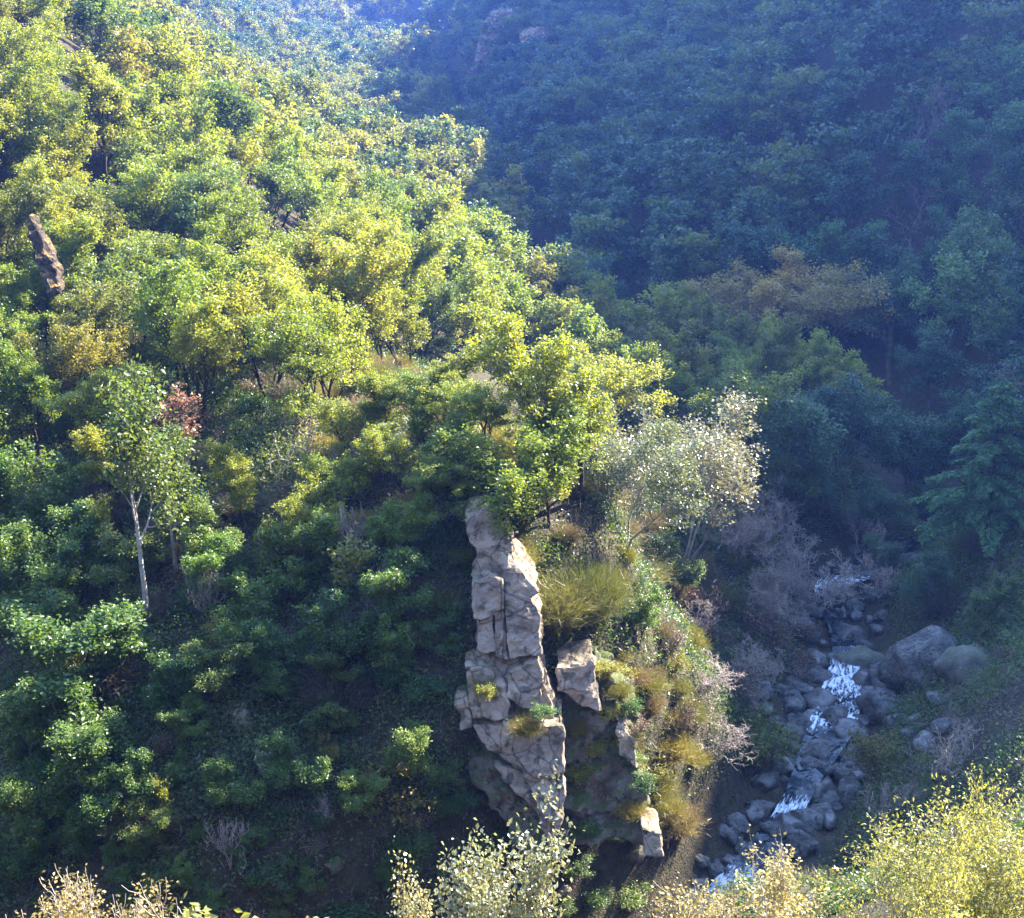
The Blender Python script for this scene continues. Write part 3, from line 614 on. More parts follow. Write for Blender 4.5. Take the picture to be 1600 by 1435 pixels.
placed = []                                               # (x, y, radius) of every tree standing
def plant(key, x, y, H, rot=0.0, wide=1.0, label=None, cat='tree', group=None, tint=(1, 1, 1), lean=(0, 0), z=None, name=None):
    p = PROTO[key]; s = H / p['H']; zz = gz(x, y) if z is None else z
    e = bpy.data.objects.new(name or p['name'], None); COL.objects.link(e); e.empty_display_size = 0.3
    e.location = (x, y, zz - 0.1); e.rotation_euler = (lean[0], lean[1], rot); e.scale = (s * wide, s * wide, s)
    if p['trunk'] is not None:
        t = bpy.data.objects.new('trunk', p['trunk']); COL.objects.link(t); t.parent = e
    if p['crown'] is not None:
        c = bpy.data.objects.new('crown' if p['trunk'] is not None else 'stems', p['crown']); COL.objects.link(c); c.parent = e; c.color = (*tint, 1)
    tag(e, label, cat, group)
    placed.append((x, y, H)); return e
def plant_px(key, px, py, H, label, dmin=44.0, width=None, **k):
    """stand a thing of height H on the ground so that its top shows at a pixel"""
    p = hit(px, py, H, dmin); z0 = gz(p[0], p[1]); hh = p[2] - z0
    if width: k['wide'] = k.get('wide', 1.0) * width
    return plant(key, p[0], p[1], hh, label=label, **k)

# foreground kinds (seen from 15 to 20 m, so their leaves are small)
M['leaf_spark'] = leaf_mat('glossy_small_leaf', [(0.06, 0.085, 0.035), (0.13, 0.15, 0.06), (0.24, 0.24, 0.12), (0.34, 0.31, 0.19)], trans=0.3, tcol=(1.1, 1.05, 0.7), rough=0.25, spec=0.9)
M['leaf_lemon'] = leaf_mat('lemon_small_leaf', [(0.13, 0.135, 0.035), (0.20, 0.20, 0.055), (0.28, 0.265, 0.08), (0.34, 0.30, 0.12)], trans=0.42, tcol=(1.15, 1.1, 0.6))
M['leaf_amber'] = leaf_mat('amber_small_leaf', [(0.13, 0.105, 0.03), (0.21, 0.175, 0.05), (0.29, 0.24, 0.075), (0.33, 0.26, 0.09)], trans=0.4, tcol=(1.15, 1.05, 0.65))
proto('spark0', *grow(201, 5.4, 3.1, stems=3, first=0.15, nbr=(9, 7, 5), leaves=11000, lsize=0.075, lsig=0.11, lasp=0.7, r0=0.06, minr=0.006, trop=(0.1, 0.2, 0.2), ang=(38, 42, 45)), 'twig', 'leaf_spark', 5.4, 'glossy_shrub')
proto('lemon0', *grow(202, 5.5, 5.2, stems=5, first=0.15, nbr=(9, 8, 6), leaves=30000, lsize=0.075, lsig=0.12, lasp=0.45, r0=0.06, minr=0.006, trop=(0.1, 0.2, 0.2), ang=(40, 42, 45)), 'twig', 'leaf_lemon', 5.5, 'feathery_shrub')
proto('amber0', *grow(203, 5.0, 2.4, stems=6, first=0.25, nbr=(8, 6, 4), leaves=12000, lsize=0.045, lsig=0.06, lasp=0.6, r0=0.04, minr=0.005, trop=(0.2, 0.35, 0.3), ang=(24, 26, 30), gnarl=0.1), 'twig_pale', 'leaf_amber', 5.0, 'twiggy_shrub')
proto('yellow0', *grow(204, 3.5, 1.7, stems=2, first=0.3, nbr=(6, 4, 3), leaves=1500, lsize=0.10, lsig=0.07, lasp=0.6, r0=0.04, minr=0.006, trop=(0.2, 0.3, 0.3), ang=(35, 40, 40)), 'twig_pale', 'leaf_lemon', 3.5, 'yellow_sapling')
proto('ivy0', *grow(205, 6.0, 1.3, first=0.05, nbr=(16, 4, 2), ratio=(0.1, 0.5, 0.5), leaves=2600, lsize=0.16, lsig=0.14, gnarl=0.05, lean=0.02), 'bark', 'leaf_oak', 6.0, 'ivy_covered_snag')

YG, LIME, OLIVE, DEEP = (1.17, 1.24, 0.8), (1.05, 1.25, 0.85), (1.0, 0.95, 0.9), (0.65, 0.85, 0.9)
def px_of(p): a, b, c = project(np.array([p])); return a[0], b[0]

# ---- trees and bushes that stand out
plant_px('oak0', 145, 70, 15, 'broad spreading yellow green oak with dark forked branches, uphill of the leaning brown rock', tint=YG, rot=0.4)
plant_px('oak1', 320, 225, 13, 'sunlit oak with dark trunk between the leaning rock and the spur crest', tint=YG, rot=2.0)
plant_px('oak2', 545, 285, 13, 'many stemmed sunlit oak growing above the spur crest', tint=YG, rot=1.0)
plant_px('oak3', 690, 335, 12, 'rounded yellow green oak at the edge of the sunlit slope over the valley', tint=YG, rot=4.0)
plant_px('oak1', 905, 470, 12, 'bright oak standing before the dark valley behind the spur crest', tint=YG, rot=3.0)
plant_px('russet0', 1025, 510, 10, 'dull olive brown tree beside the bright oak at the shadow edge', tint=(0.9, 1.0, 0.9), rot=1.0)
plant_px('silver0', 1085, 598, 15.5, 'pale silvery tree with sparse glinting leaves and grey branches beside the gorge', rot=0.5, wide=1.12)
plant_px('silver0', 985, 625, 9.5, 'smaller silvery tree leaning on the pale silvery one', rot=2.5, tint=(0.9, 1.05, 0.8))
plant_px('oak2', 790, 635, 8.5, 'wide glittering oak right behind the rock pinnacle', wide=1.3, tint=LIME, rot=0.2)
plant_px('oak0', 700, 650, 6.5, 'low oak uphill of the rock pinnacle beside the wide glittering oak', wide=1.2, tint=YG, rot=3.3)
plant_px('oak3', 485, 470, 10, 'round topped oak uphill of the gnarled bare bushes', tint=YG, rot=1.4)
plant_px('oak1', 300, 440, 10.5, 'oak with a clear pale trunk uphill of the red leaved tree', tint=YG, rot=5)
plant_px('red0', 285, 585, 6.5, 'small tree with pinkish red autumn leaves among green oaks', rot=1.0, wide=1.25)
plant_px('gnarled0', 480, 610, 6, 'gnarled grey bush with twisted bare branches below the round topped oak', rot=0.7, tint=OLIVE)
plant_px('gnarled0', 655, 640, 5, 'twisted bare bush beside the orange lichen topped rock', rot=3.0, tint=OLIVE)
plant_px('gnarled0', 555, 640, 4.5, 'low tangle of bare grey branches between two gnarled bushes', rot=5.0, tint=OLIVE)
plant_px('green0', 45, 690, 10, 'deep green tree with dense shaded crown below the leaning brown rock', tint=(1.2, 1.2, 1), rot=1)
plant_px('green1', 60, 830, 8, 'deep green leafy tree downhill of the dense shaded crown', tint=(1.2, 1.25, 1), rot=2)
plant_px('green2', 110, 955, 8.5, 'spreading deep green tree on the shaded slope below the slender pale trunk', tint=(1.15, 1.2, 1), rot=3, wide=1.3)
plant_px('green1', 150, 1090, 6, 'drooping green tree at the foot of the shaded slope', tint=(1, 1.1, 1), rot=4, wide=1.2)
plant_px('green2', 350, 835, 5.5, 'small bright green tree near the slender pale trunk', tint=(1.4, 1.5, 1), rot=4.4)
plant_px('sapling0', 570, 830, 5, 'thin pale sapling with few leaves on the dark slope', tint=(1.1, 1.1, 1.3), rot=1)
plant_px('sapling0', 605, 975, 2.6, 'small leaning pale sapling left of the rock pinnacle foot'.replace(' left of', ' beside'), tint=(1.1, 1.1, 1.4), rot=2, lean=(0, 0.5))
plant_px('sapling0', 350, 950, 3.0, 'yellow leaved sapling at the top of the thin rock ribs', tint=(1.5, 1.2, 0.8), rot=2)
plant_px('gold0', 595, 1165, 5.2, 'golden green sapling with lit crown over the dark foot of the slope', rot=0.5)
plant_px('gold0', 515, 1135, 3.0, 'tiny yellow crowned sapling beside the golden green one', rot=2.5, wide=0.6)
plant_px('barepale0', 352, 1262, 3.6, 'small leafless grey sapling on the dark lower slope', rot=1.0, wide=0.8)
plant_px('barepale0', 505, 1235, 2.4, 'tiny dead pale sapling near the golden green one', rot=3.0)
for px, pb, pt, key, lab, wd in [(232, 985, 560, 'slender0', 'slender tree with a long bare pale trunk on the shaded slope', 0.85), (277, 915, 660, 'slender0', 'shorter slender tree with pale trunk beside the long bare one', 1.1)]:
    b = hit(px, pb, 0); top = at(px, pt, b[1]); plant(key, b[0], b[1], top[2] - b[2], wide=wd, rot=1.0, label=lab, cat='tree', z=b[2])
for px, py, H, key, lab, wd in [(925, 880, 3.4, 'broom2', 'tall feathery green broom bush behind the rock pinnacle', 1.0), (870, 905, 3.0, 'broom2', 'lower olive broom bush against the rock pinnacle', 1.2),
                                (800, 840, 2.0, 'broom0', 'small broom tuft behind the pinnacle top', 1.0), (660, 965, 1.4, 'broom0', 'small bright broom tuft beside the rock pinnacle', 1.2)]:
    plant_px(key, px, py, H, lab, cat='bush', wide=wd, tint=(1.3, 1.3, 1), rot=px * 0.1)
plant_px('green0', 1000, 900, 4.5, 'dark glossy green tree on the shaded flank behind the spur', tint=(1.3, 1.4, 1), rot=0.3)
for px, py, H, key, lab in [(450, 1125, 4.5, 'green0', 'bushy green tree between the thin rock ribs and the golden sapling'), (640, 1110, 4.5, 'green1', 'bushy dark green tree beside the pinnacle foot'), (560, 1195, 4.0, 'green2', 'low green tree around the golden green sapling'),
                            (690, 1215, 3.5, 'green0', 'low dark tree under the pinnacle foot'), (60, 1190, 5, 'green1', 'dark green tree at the bottom of the shaded slope'), (215, 1150, 4.5, 'green0', 'small green tree downhill of the spreading deep green one'),
                            (20, 1060, 6, 'green2', 'leafy green tree against the spreading deep green one'), (430, 1020, 3.5, 'green1', 'small leafy tree over the thin rock ribs'), (300, 1090, 3.5, 'green2', 'small dark tree beside the thin rock ribs'),
                            (740, 1035, 1.6, 'bush2', 'fresh green bush growing on the pinnacle ledge'), (665, 1045, 2.4, 'bush2', 'fresh green bush hard against the pinnacle'), (520, 900, 5.5, 'green0', 'dark leafy tree in the middle of the shaded slope'),
                            (640, 860, 5.5, 'green2', 'shaded oak uphill of the small leaning sapling'), (440, 790, 6, 'green1', 'green oak downhill of the gnarled bush'), (130, 570, 8.5, 'oak3', 'lit oak uphill of the slender pale trunk'),
                            (170, 640, 7.5, 'oak0', 'leafy oak crowding the slender pale trunk'), (380, 690, 6, 'oak1', 'leafy oak just downhill of the red leaved tree'), (330, 760, 5.5, 'green0', 'green oak beside the shorter slender tree'),
                            (100, 1250, 4, 'green0', 'dark bushy tree near the stones of the lower slope'), (380, 1290, 3.2, 'green2', 'dark bush tree by the small leafless sapling'), (480, 1330, 3.2, 'green1', 'dark low tree beneath the thin rock ribs'), (270, 1330, 3.0, 'green0', 'dark low tree below the small leafless sapling')]:
    plant_px(key, px, py, H, lab, rot=px * 0.37, wide=1.1, tint=(1.2, 1.25, 1.0) if 'oak' not in key else YG, cat='bush' if 'bush' in key else 'tree')
for k, (px, py, H) in enumerate([(600, 560, 6), (665, 585, 5.5), (555, 600, 5.5), (730, 600, 5), (835, 610, 6), (640, 660, 5), (885, 620, 6), (770, 590, 5.5), (690, 540, 6.5), (600, 640, 4.5), (520, 690, 5), (690, 700, 5), (860, 700, 5), (590, 760, 5.5), (480, 740, 5.5)]):
    plant_px('oak%d' % (k % 4), px, py, H, ('low wide', 'small rounded', 'short leaning')[k % 3] + ' oak ' + ('on the spur crest', 'on the knoll above the pinnacle', 'beside the gnarled bare bushes')[0 if px > 720 else 1 if py < 650 else 2], group='oaks on the spur knoll', rot=k * 1.9, wide=1.25, tint=(YG, LIME, YG)[k % 3])
for k, (px, py, H) in enumerate([(30, 760, 7), (110, 800, 6.5), (190, 830, 5.5), (90, 900, 6), (250, 1000, 4.5), (320, 990, 4.5), (400, 900, 5), (450, 960, 4.5), (540, 1000, 4), (590, 940, 5), (680, 950, 3.5), (500, 1090, 3.5), (360, 1170, 3.6), (160, 1210, 4), (240, 1240, 3.6), (30, 1290, 4), (330, 1370, 3), (440, 1390, 3), (600, 1330, 3), (180, 1300, 3.4)]):
    plant_px('green%d' % (k % 3), px, py, H, ('fresh green', 'dark glossy', 'olive')[k % 3] + ' small tree ' + ('below the slender pale trunk' if px < 300 and py > 950 else 'beside the slender pale trunk' if px < 300 else 'among the thin rock ribs' if px < 480 else 'on the dark slope facing the pinnacle'), group='small trees of the shaded slope', rot=k * 1.3, wide=1.2, tint=((1.3, 1.3, 0.9), (0.95, 1.1, 1.0), (1.35, 1.15, 0.8))[k % 3])
for k, (px, pb, pt) in enumerate([(160, 905, 760), (330, 985, 850), (430, 940, 800), (585, 1000, 860), (265, 1310, 1200), (560, 890, 770), (120, 1120, 1000)]):
    bb = hit(px, pb, 0); tp = at(px, pt, bb[1]); plant('barepale0' if k % 2 else 'sapling0', bb[0], bb[1], tp[2] - bb[2], wide=0.5, rot=k, lean=(0.1, 0.15 * (-1) ** k), label=('thin dead pale sapling ' if k % 2 else 'thin pale stemmed sapling ') + 'leaning on the shaded slope', cat='tree', group='thin pale saplings', z=bb[2])
# right bank
plant_px('russet0', 1265, 390, 17, 'tall russet brown tree with tan crown on the far bank', rot=0.4, tint=(1.5, 1.45, 1.3), wide=1.15)
plant_px('russet1', 1190, 405, 15, 'russet tree shoulder to shoulder with the tallest russet one', rot=1.4, tint=(1.5, 1.45, 1.3), wide=1.15)
plant_px('russet1', 1325, 395, 15.5, 'russet tree uphill of the tallest russet one', rot=3.4, tint=(1.5, 1.45, 1.3), wide=1.15)
plant_px('russet0', 1105, 430, 11, 'brown crowned tree nearest the valley among the russet trees', rot=2.4, tint=(1.5, 1.45, 1.3), wide=1.15)
plant_px('shade0', 1410, 400, 15, 'green crowned tree beside the russet trees on the far bank', rot=1)
plant_px('shade1', 1565, 155, 17, 'tall green tree with a sunlit top on the shaded mountain side', rot=1, tint=(1.5, 1.4, 1))
plant_px('shade0', 1580, 320, 15, 'green tree with pale sunlit top just above the far bank', rot=2, tint=(1.5, 1.4, 1))
plant_px('shade1', 925, 395, 13, 'blue green tree in the valley shade below the sunlit slope', rot=3)
plant_px('conifer0', 1570, 590, 14, 'feathery dark evergreen with drooping tiers on the right bank', rot=0.5, tint=(1.2, 1.4, 1.1), wide=1.15)
plant_px('ivy0', 1512, 605, 7, 'snag wrapped in bright green ivy beside the feathery evergreen', rot=0, tint=(0.8, 1.2, 0.8))
plant_px('bare0', 1255, 805, 7, 'leafless silvery tree overhanging the stream', rot=0, tint=(1, 1, 1))
plant_px('bare1', 1350, 765, 6, 'leafless grey tree in the dark hollow beyond the stream', rot=2)
plant_px('bare1', 1200, 880, 5, 'leafless bush between the silvery tree and the stream', rot=1)
plant_px('drybush0', 1110, 895, 4.5, 'brown leaved bush on the bank below the pale silvery tree', cat='bush', rot=1, tint=(1.3, 1, 0.9))
plant_px('drybush0', 1190, 930, 3.8, 'reddish brown bush above the stream boulders', cat='bush', rot=2, tint=(1.2, 1, 0.9))
plant_px('bush1', 1190, 1120, 4.0, 'rounded olive green bush on the bank opposite the boulders', cat='bush', rot=2, tint=(0.8, 0.9, 0.9), wide=1.15)
plant_px('drybush0', 1060, 1075, 3.2, 'tan bush on the shaded bank beyond the lit spur edge', cat='bush', rot=4)
plant_px('bush1', 1380, 1145, 3.4, 'yellowish olive bush rising before the stream pool', cat='bush', rot=3, tint=(0.9, 0.8, 0.9), dmin=46)
plant_px('barepale0', 1400, 1205, 4.2, 'bare shrub with pale curling twigs above the lower stream', cat='bush', rot=1.0)
plant_px('barepale0', 1500, 1120, 4.6, 'larger bare shrub with pale upswept twigs near the stream', cat='bush', rot=2.0, wide=1.2)
for px, py, H, key, lab in [(1235, 585, 13, 'shade0', 'dark leafy tree rising behind the pale silvery tree'), (1335, 590, 13, 'shade1', 'tall dark tree in the gorge shade below the russet trees'),
                            (1435, 600, 13, 'shade0', 'dark crowned tree beside the ivy wrapped snag'), (1290, 700, 8, 'shade1', 'dark tree leaning over the hidden stream'), (1400, 740, 7.5, 'shade0', 'low dark tree uphill of the stream fall'),
                            (1470, 860, 6, 'shade1', 'dark bushy tree above the huge pale boulder'), (1545, 900, 5.5, 'green1', 'green bushy tree on the bank above the boulders'), (1160, 760, 7, 'bare0', 'leafless tree under the pale silvery one'),
                            (1225, 840, 6.5, 'bare1', 'silvery leafless thicket on the stream bank'), (1300, 850, 6.5, 'bare0', 'leafless thicket leaning from the far bank'), (1380, 850, 5, 'bare1', 'leafless thicket before the dark hollow'),
                            (1190, 770, 6, 'bare1', 'leafless tree on the bank downhill of the silvery one'), (1255, 880, 4.5, 'bare0', 'low leafless thicket by the upper stream'), (1225, 700, 7.5, 'green2', 'dark green tree hiding the upper stream'),
                            (1060, 820, 6, 'green0', 'dark green tree rooted under the pale silvery one')]:
    plant_px(key, px, py, H, lab, rot=px * 0.37, tint=(1.05, 1.05, 1.0))
for k, (X, Y, H, key, lab) in enumerate([(24.5, 103, 6.5, 'bare0', 'leafless thicket at the bend of the stream'), (27.5, 110, 6.5, 'shade1', 'dark tree at the bend hiding the stream'), (23.6, 95, 4.5, 'bare1', 'leafless bank thicket beside the upper stream pool'),
                                     (32.5, 99, 5.0, 'shade0', 'dark low tree overhanging the stream pool'), (30, 113, 7, 'green2', 'deep green tree at the stream bend'), (38, 109, 6, 'shade0', 'dark tree rooted where the stream bends away'), (40.5, 117, 7, 'shade1', 'dark tree beyond the stream bend'), (36.5, 104.5, 4.5, 'green1', 'dark low tree by the hidden bend'), (20.5, 90, 4.0, 'bare0', 'leafless thicket on the bank under the brown bush')]):
    plant(key, X, Y, H, k * 1.1, 1.1, lab, 'tree')
for k, (px, py) in enumerate([(1090, 930), (1130, 960), (1160, 985), (1200, 960), (1235, 930), (1265, 955), (1100, 1010), (1145, 1030), (1210, 1010), (1090, 1080), (1120, 1110), (1255, 1010), (1180, 1045), (1050, 960)]):
    kk = ('bare1', 'drybush0', 'bare0', 'drybush0')[k % 4]; nm = 'grey leafless thicket' if 'bare' in kk else 'brown twiggy thicket'
    plant_px(kk, px, py, (3.6, 2.8, 4.2, 3.2)[k % 4], nm + ' on the bank between the silvery tree and the boulders', cat='bush', group='thickets on the stream bank', rot=k * 1.7, wide=1.2, name='thicket')
for px, py, lab in [(15, 25, 'oak at the upper edge of the wood over the broad spreading oak'), (60, 5, 'oak standing highest above the broad spreading oak'), (-5, 120, 'oak close beside the broad spreading oak'), (20, 230, 'oak between the broad spreading oak and the leaning rock'),
                    (60, 62, 'oak filling the gap over the broad spreading oak'), (98, 100, 'oak in the shadow of the broad spreading oak'), (50, 130, 'oak at the open patch by the broad spreading oak'), (72, 185, 'oak downhill of the open patch'), (30, 75, 'oak uphill of the open patch')]:
    plant_px('oak%d' % (px % 4), px, py, 12, 'tall lit ' + lab, rot=px, tint=YG)
for k, (px, py, H) in enumerate([(900, 1330, 2.2), (850, 1340, 2.0), (930, 1380, 2.2), (990, 1370, 2.4), (1040, 1400, 2.2), (880, 1400, 2.0), (960, 1290, 1.8), (1020, 1310, 2.0), (760, 1290, 2.2), (700, 1330, 2.4)]):
    plant_px(('bush0', 'drybush0', 'bush2')[k % 3], px, py, H, ('dark green', 'brown twiggy', 'fresh green')[k % 3] + ' bush in the hollow at the foot of the pinnacle', cat='bush', group='bushes at the pinnacle foot', rot=k, wide=1.3, tint=(1.2, 1.2, 1))
# foreground on the camera's bank
def plant_near(key, px, py, d, label, wide=1.0, rot=0.0, tint=(1, 1, 1)):
    p = at(px, py, d); z0 = gz(p[0], p[1]); return plant(key, p[0], p[1], p[2] - z0, rot, wide, label, 'bush', None, tint)
plant_near('spark0', 745, 1195, 17, 'foreground shrub glittering with small glossy leaves', 0.72, 0.5)
plant_near('spark0', 800, 1300, 17.2, 'glittering shrub beside the tall glossy one', 0.6, 4.5)
plant_near('spark0', 690, 1330, 17.5, 'lower glittering shrub leaning against the tall glossy one', 0.7, 2.5, (1.1, 1.0, 0.85))
plant_near('lemon0', 1590, 1225, 16, 'big lemon green feathery shrub filling the near bank', 0.85, 0.3)
plant_near('lemon0', 1500, 1275, 15.5, 'lower lemon green shrub beside the big feathery one', 0.62, 1.9)
plant_near('lemon0', 1600, 1150, 21, 'lemon shrub behind the big feathery one', 0.6, 2.9)
plant_near('amber0', 1225, 1300, 18, 'upright golden twiggy shrub on the near bank', 1.35, 0.3)
plant_near('amber0', 1150, 1360, 17.6, 'shorter golden twiggy shrub beside the upright one', 1.0, 1.3)
plant_near('amber0', 55, 1365, 16.5, 'amber leaved shrub at the edge of the near bank', 1.3, 0.3, (0.85, 0.78, 0.6))
plant_near('amber0', 150, 1310, 17.5, 'tan twiggy shrub behind the amber leaved one', 1.25, 2.3, (0.75, 0.7, 0.75))
plant_near('yellow0', 252, 1370, 16, 'pale yellow leaved sapling beside the tan twiggy shrub', 1.0, 0.4)
plant_near('yellow0', 440, 1420, 15, 'tip of a yellow sapling between the sapling and glossy shrub', 0.8, 1.4)
plant_near('yellow0', 548, 1415, 15, 'tip of a pale sapling next to the glossy shrub', 0.8, 2.4)
plant_near('yellow0', 1535, 1395, 13, 'yellow sprigs sticking up before the big feathery shrub', 0.8, 2.0)
# leaning dead trunk on the mountain
b = hit(1294, 88, 0.0, 150); up = at(1275, 68, b[1]) - b
tv, tf = tubes([(np.array([up * -0.4, up * 0.3, up * 1.1]), np.array([0.22, 0.2, 0.12]), 6), (np.array([up * 0.6, up * 0.9 + np.array([0.8, 0, 0.6])]), np.array([0.1, 0.05]), 4)])
o = link('dead_trunk', np_mesh('dead_trunk', tv, tf, smooth=True), M['bark_pale']); o.location = b + np.array([0, -2.5, 5.0])
tag(o, 'pale dead trunk leaning over the trees of the shaded mountain', 'dead tree')

# ---- the rest of the wood
LAND = [('the rock pinnacle', hit(800, 1000)), ('the leaning brown rock', at(62, 400, 93)), ('the red leaved tree', hit(285, 640, 3)), ('the gnarled bare bushes', hit(500, 680, 2)),
        ('the spur crest rocks', hit(740, 640, 1)), ('the pale silvery tree', hit(1085, 700, 8)), ('the slender pale trunk', hit(232, 900)), ('the white stream fall', hit(1380, 1060)),
        ('the feathery evergreen', hit(1570, 700, 8)), ('the russet trees', hit(1250, 480, 9)), ('the bright oak', hit(905, 560, 6)), ('the broad spreading oak', hit(145, 200, 8)),
        ('the far cliff', np.array([-8, 420, 50])), ('the dead trunk', b), ('the round topped oak', hit(485, 560, 5)), ('the tall sunlit-topped tree', hit(1575, 260, 8)), ('the thin rock ribs', hit(400, 1100))]
LP = np.array([p for _, p in LAND])
def where(x, y, z):
    d = np.hypot(LP[:, 0] - x, LP[:, 1] - y); i = int(d.argmin()); n_, p = LAND[i]; dz = z - p[2]
    return ('near ' if d[i] < 5 else 'uphill of ' if dz > 4 else 'downhill of ' if dz < -4 else 'beside ' if d[i] < 12 else 'some way from ') + n_
def river_x(y): return np.interp(y, RIV[4:, 1], RIV[4:, 0])
rng = np.random.default_rng(77)
def visible(x, y, h):
    z = ground(x, y) + h; P = np.c_[x, y, z]; u, v, dep = project(P)
    ok = (u > -70) & (u < 1670) & (v > -130) & (v < 1500)
    clear = np.ones(len(x), bool)
    for t in np.linspace(0.1, 0.97, 40):
        clear &= (CAMZ + (z - CAMZ) * t) > ground(x * t, y * t) - 1.0
    return ok & clear, u, v
cand = []
def jitter(x0, x1, y0, y1, s):
    X, Y = np.meshgrid(np.arange(x0, x1, s), np.arange(y0, y1, s)); X = X + (np.arange(X.shape[0]) % 2)[:, None] * s / 2
    return (X + rng.uniform(-.36, .36, X.shape) * s).ravel(), (Y + rng.uniform(-.36, .36, X.shape) * s).ravel()
x, y = jitter(-330, 330, 48, 900, 5.6)
keep = np.abs(x) < 0.47 * y + 14; x, y = x[keep], y[keep]
thin = rng.random(len(x)) < np.where(y < 120, 1.0, np.where(x < river_x(y), np.where(y < 210, 0.97, 0.8), 1.0)); x, y = x[thin], y[thin]
rd, _ = river_near(x, y); k = rd > np.where(y < 108, 6.5, 2.5); x, y = x[k], y[k]
vis, u, v = visible(x, y, 7.0); x, y, u, v = x[vis], y[vis], u[vis], v[vis]
_, ub, vb = visible(x, y, 0.0)
bad = ((u > 640) & (u < 1120) & (vb > 760)) | ((u > 1120) & (vb > 900)) | ((vb > 1040)) | ((u > 520) & (u < 900) & (vb > 600) & (vb < 760) & (rng.random(len(u)) < 0.9)) | ((u < 640) & (vb > 820) & (rng.random(len(u)) < 0.25))
bad |= (u > 190) & (u < 300) & (vb > 860)
bad |= (u > 380) & (u < 680) & (vb > 690) & (vb < 860) & (v > 480)                        # the open patch of gnarled bushes
x, y, u, v, vb = (a[~bad] for a in (x, y, u, v, vb))
PP = np.array(placed); order = np.argsort(y); nfar = []; count = 0
tall = {0: 'tall ', 1: '', 2: 'low '}
for i in order:
    X, Y = x[i], y[i]
    if (np.hypot(PP[:, 0] - X, PP[:, 1] - Y) < 4.0).any(): continue
    left = X < river_x(Y); z0 = gz(X, Y); q = rng.random()
    if count >= 185: nfar.append((X, Y, z0, left)); continue
    count += 1
    mid = Y > 125; dark = v[i] > 700
    H = rng.uniform(8.5, 13.5) if left else rng.uniform(10, 15)
    if dark and left: H = rng.uniform(6, 9.5)
    if left and 60 < u[i] < 640 and 560 < v[i] < 700: H = min(H, 8.5)
    size = 'tall ' if H > 11.5 else 'low ' if H < 9 else ''; wd = rng.uniform(0.85, 1.2); size += 'broad ' if wd > 1.1 else 'narrow ' if wd < 0.94 else ''
    side = 'on the sunlit slope ' if left else ''
    if left and (not dark or q < 0.25):
        tn, tint = [('yellow green', YG), ('lime green', LIME), ('olive green', OLIVE), ('deep green', DEEP)][int(rng.choice(4, p=[.45, .25, .18, .12]))]
        key = ('oakM%d' % rng.integers(3)) if mid else 'oak%d' % rng.integers(4); kind, grp = 'oak', 'oaks on the sunlit slope'
    elif left:
        tn, tint = [('dark green', (0.9, 1, 1)), ('fresh green', (1.3, 1.35, 1))][int(q > 0.6)]; key = 'green%d' % rng.integers(3); kind, grp = 'leafy oak', 'trees on the shaded foot of the slope'
    else:
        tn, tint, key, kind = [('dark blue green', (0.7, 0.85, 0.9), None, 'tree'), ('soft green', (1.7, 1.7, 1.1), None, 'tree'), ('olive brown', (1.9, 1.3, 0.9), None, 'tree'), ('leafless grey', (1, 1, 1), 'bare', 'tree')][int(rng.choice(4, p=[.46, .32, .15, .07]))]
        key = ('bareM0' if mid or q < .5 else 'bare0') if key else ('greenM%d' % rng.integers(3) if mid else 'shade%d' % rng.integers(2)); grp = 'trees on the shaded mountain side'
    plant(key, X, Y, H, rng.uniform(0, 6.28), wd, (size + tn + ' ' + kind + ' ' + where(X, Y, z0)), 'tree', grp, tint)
nfar = np.array(nfar)

def scatter_gn(name, pts, protos, smin, smax, label, seed):
    """one object for a wood too far off to count: prototype crowns set on its points"""
    me = bpy.data.meshes.new(name); me.vertices.add(len(pts)); me.vertices.foreach_set('co', np.asarray(pts, np.float32).ravel())
    o = link(name, me); tag(o, label, kind='stuff')
    ng = bpy.data.node_groups.new(name, 'GeometryNodeTree')
    ng.interface.new_socket('Geometry', in_out='INPUT', socket_type='NodeSocketGeometry'); ng.interface.new_socket('Geometry', in_out='OUTPUT', socket_type='NodeSocketGeometry')
    N, L = ng.nodes, ng.links; gi = N.new('NodeGroupInput'); go = N.new('NodeGroupOutput')
    jo = N.new('GeometryNodeJoinGeometry')
    for j, me_p in enumerate(protos):
        hid = bpy.data.objects.new('wood_crown', me_p)
        oi = N.new('GeometryNodeObjectInfo'); oi.inputs[0].default_value = hid; oi.inputs['As Instance'].default_value = True
        ip = N.new('GeometryNodeInstanceOnPoints'); ri = N.new('FunctionNodeRandomValue'); ri.data_type = 'INT'
        ri.inputs[4].default_value = 0; ri.inputs[5].default_value = len(protos) - 1; ri.inputs['Seed'].default_value = seed
        eq = N.new('FunctionNodeCompare'); eq.data_type = 'INT'; eq.operation = 'EQUAL'; eq.inputs[3].default_value = j
        L.new(ri.outputs[2], eq.inputs[2])
        rs = N.new('FunctionNodeRandomValue'); rs.inputs[2].default_value = smin; rs.inputs[3].default_value = smax; rs.inputs['Seed'].default_value = seed + 3
        rr = N.new('FunctionNodeRandomValue'); rr.data_type = 'FLOAT_VECTOR'; rr.inputs[0].default_value = (0, 0, 0); rr.inputs[1].default_value = (0.1, 0.1, 6.28); rr.inputs['Seed'].default_value = seed + 5
        L.new(gi.outputs[0], ip.inputs['Points']); L.new(oi.outputs['Geometry'], ip.inputs['Instance']); L.new(eq.outputs[0], ip.inputs['Selection'])
        L.new(rr.outputs[0], ip.inputs['Rotation']); L.new(rs.outputs[1], ip.inputs['Scale']); L.new(ip.outputs[0], jo.inputs[0])
    L.new(jo.outputs[0], go.inputs[0])
    md = o.modifiers.new('wood', 'NODES'); md.node_group = ng
    return o
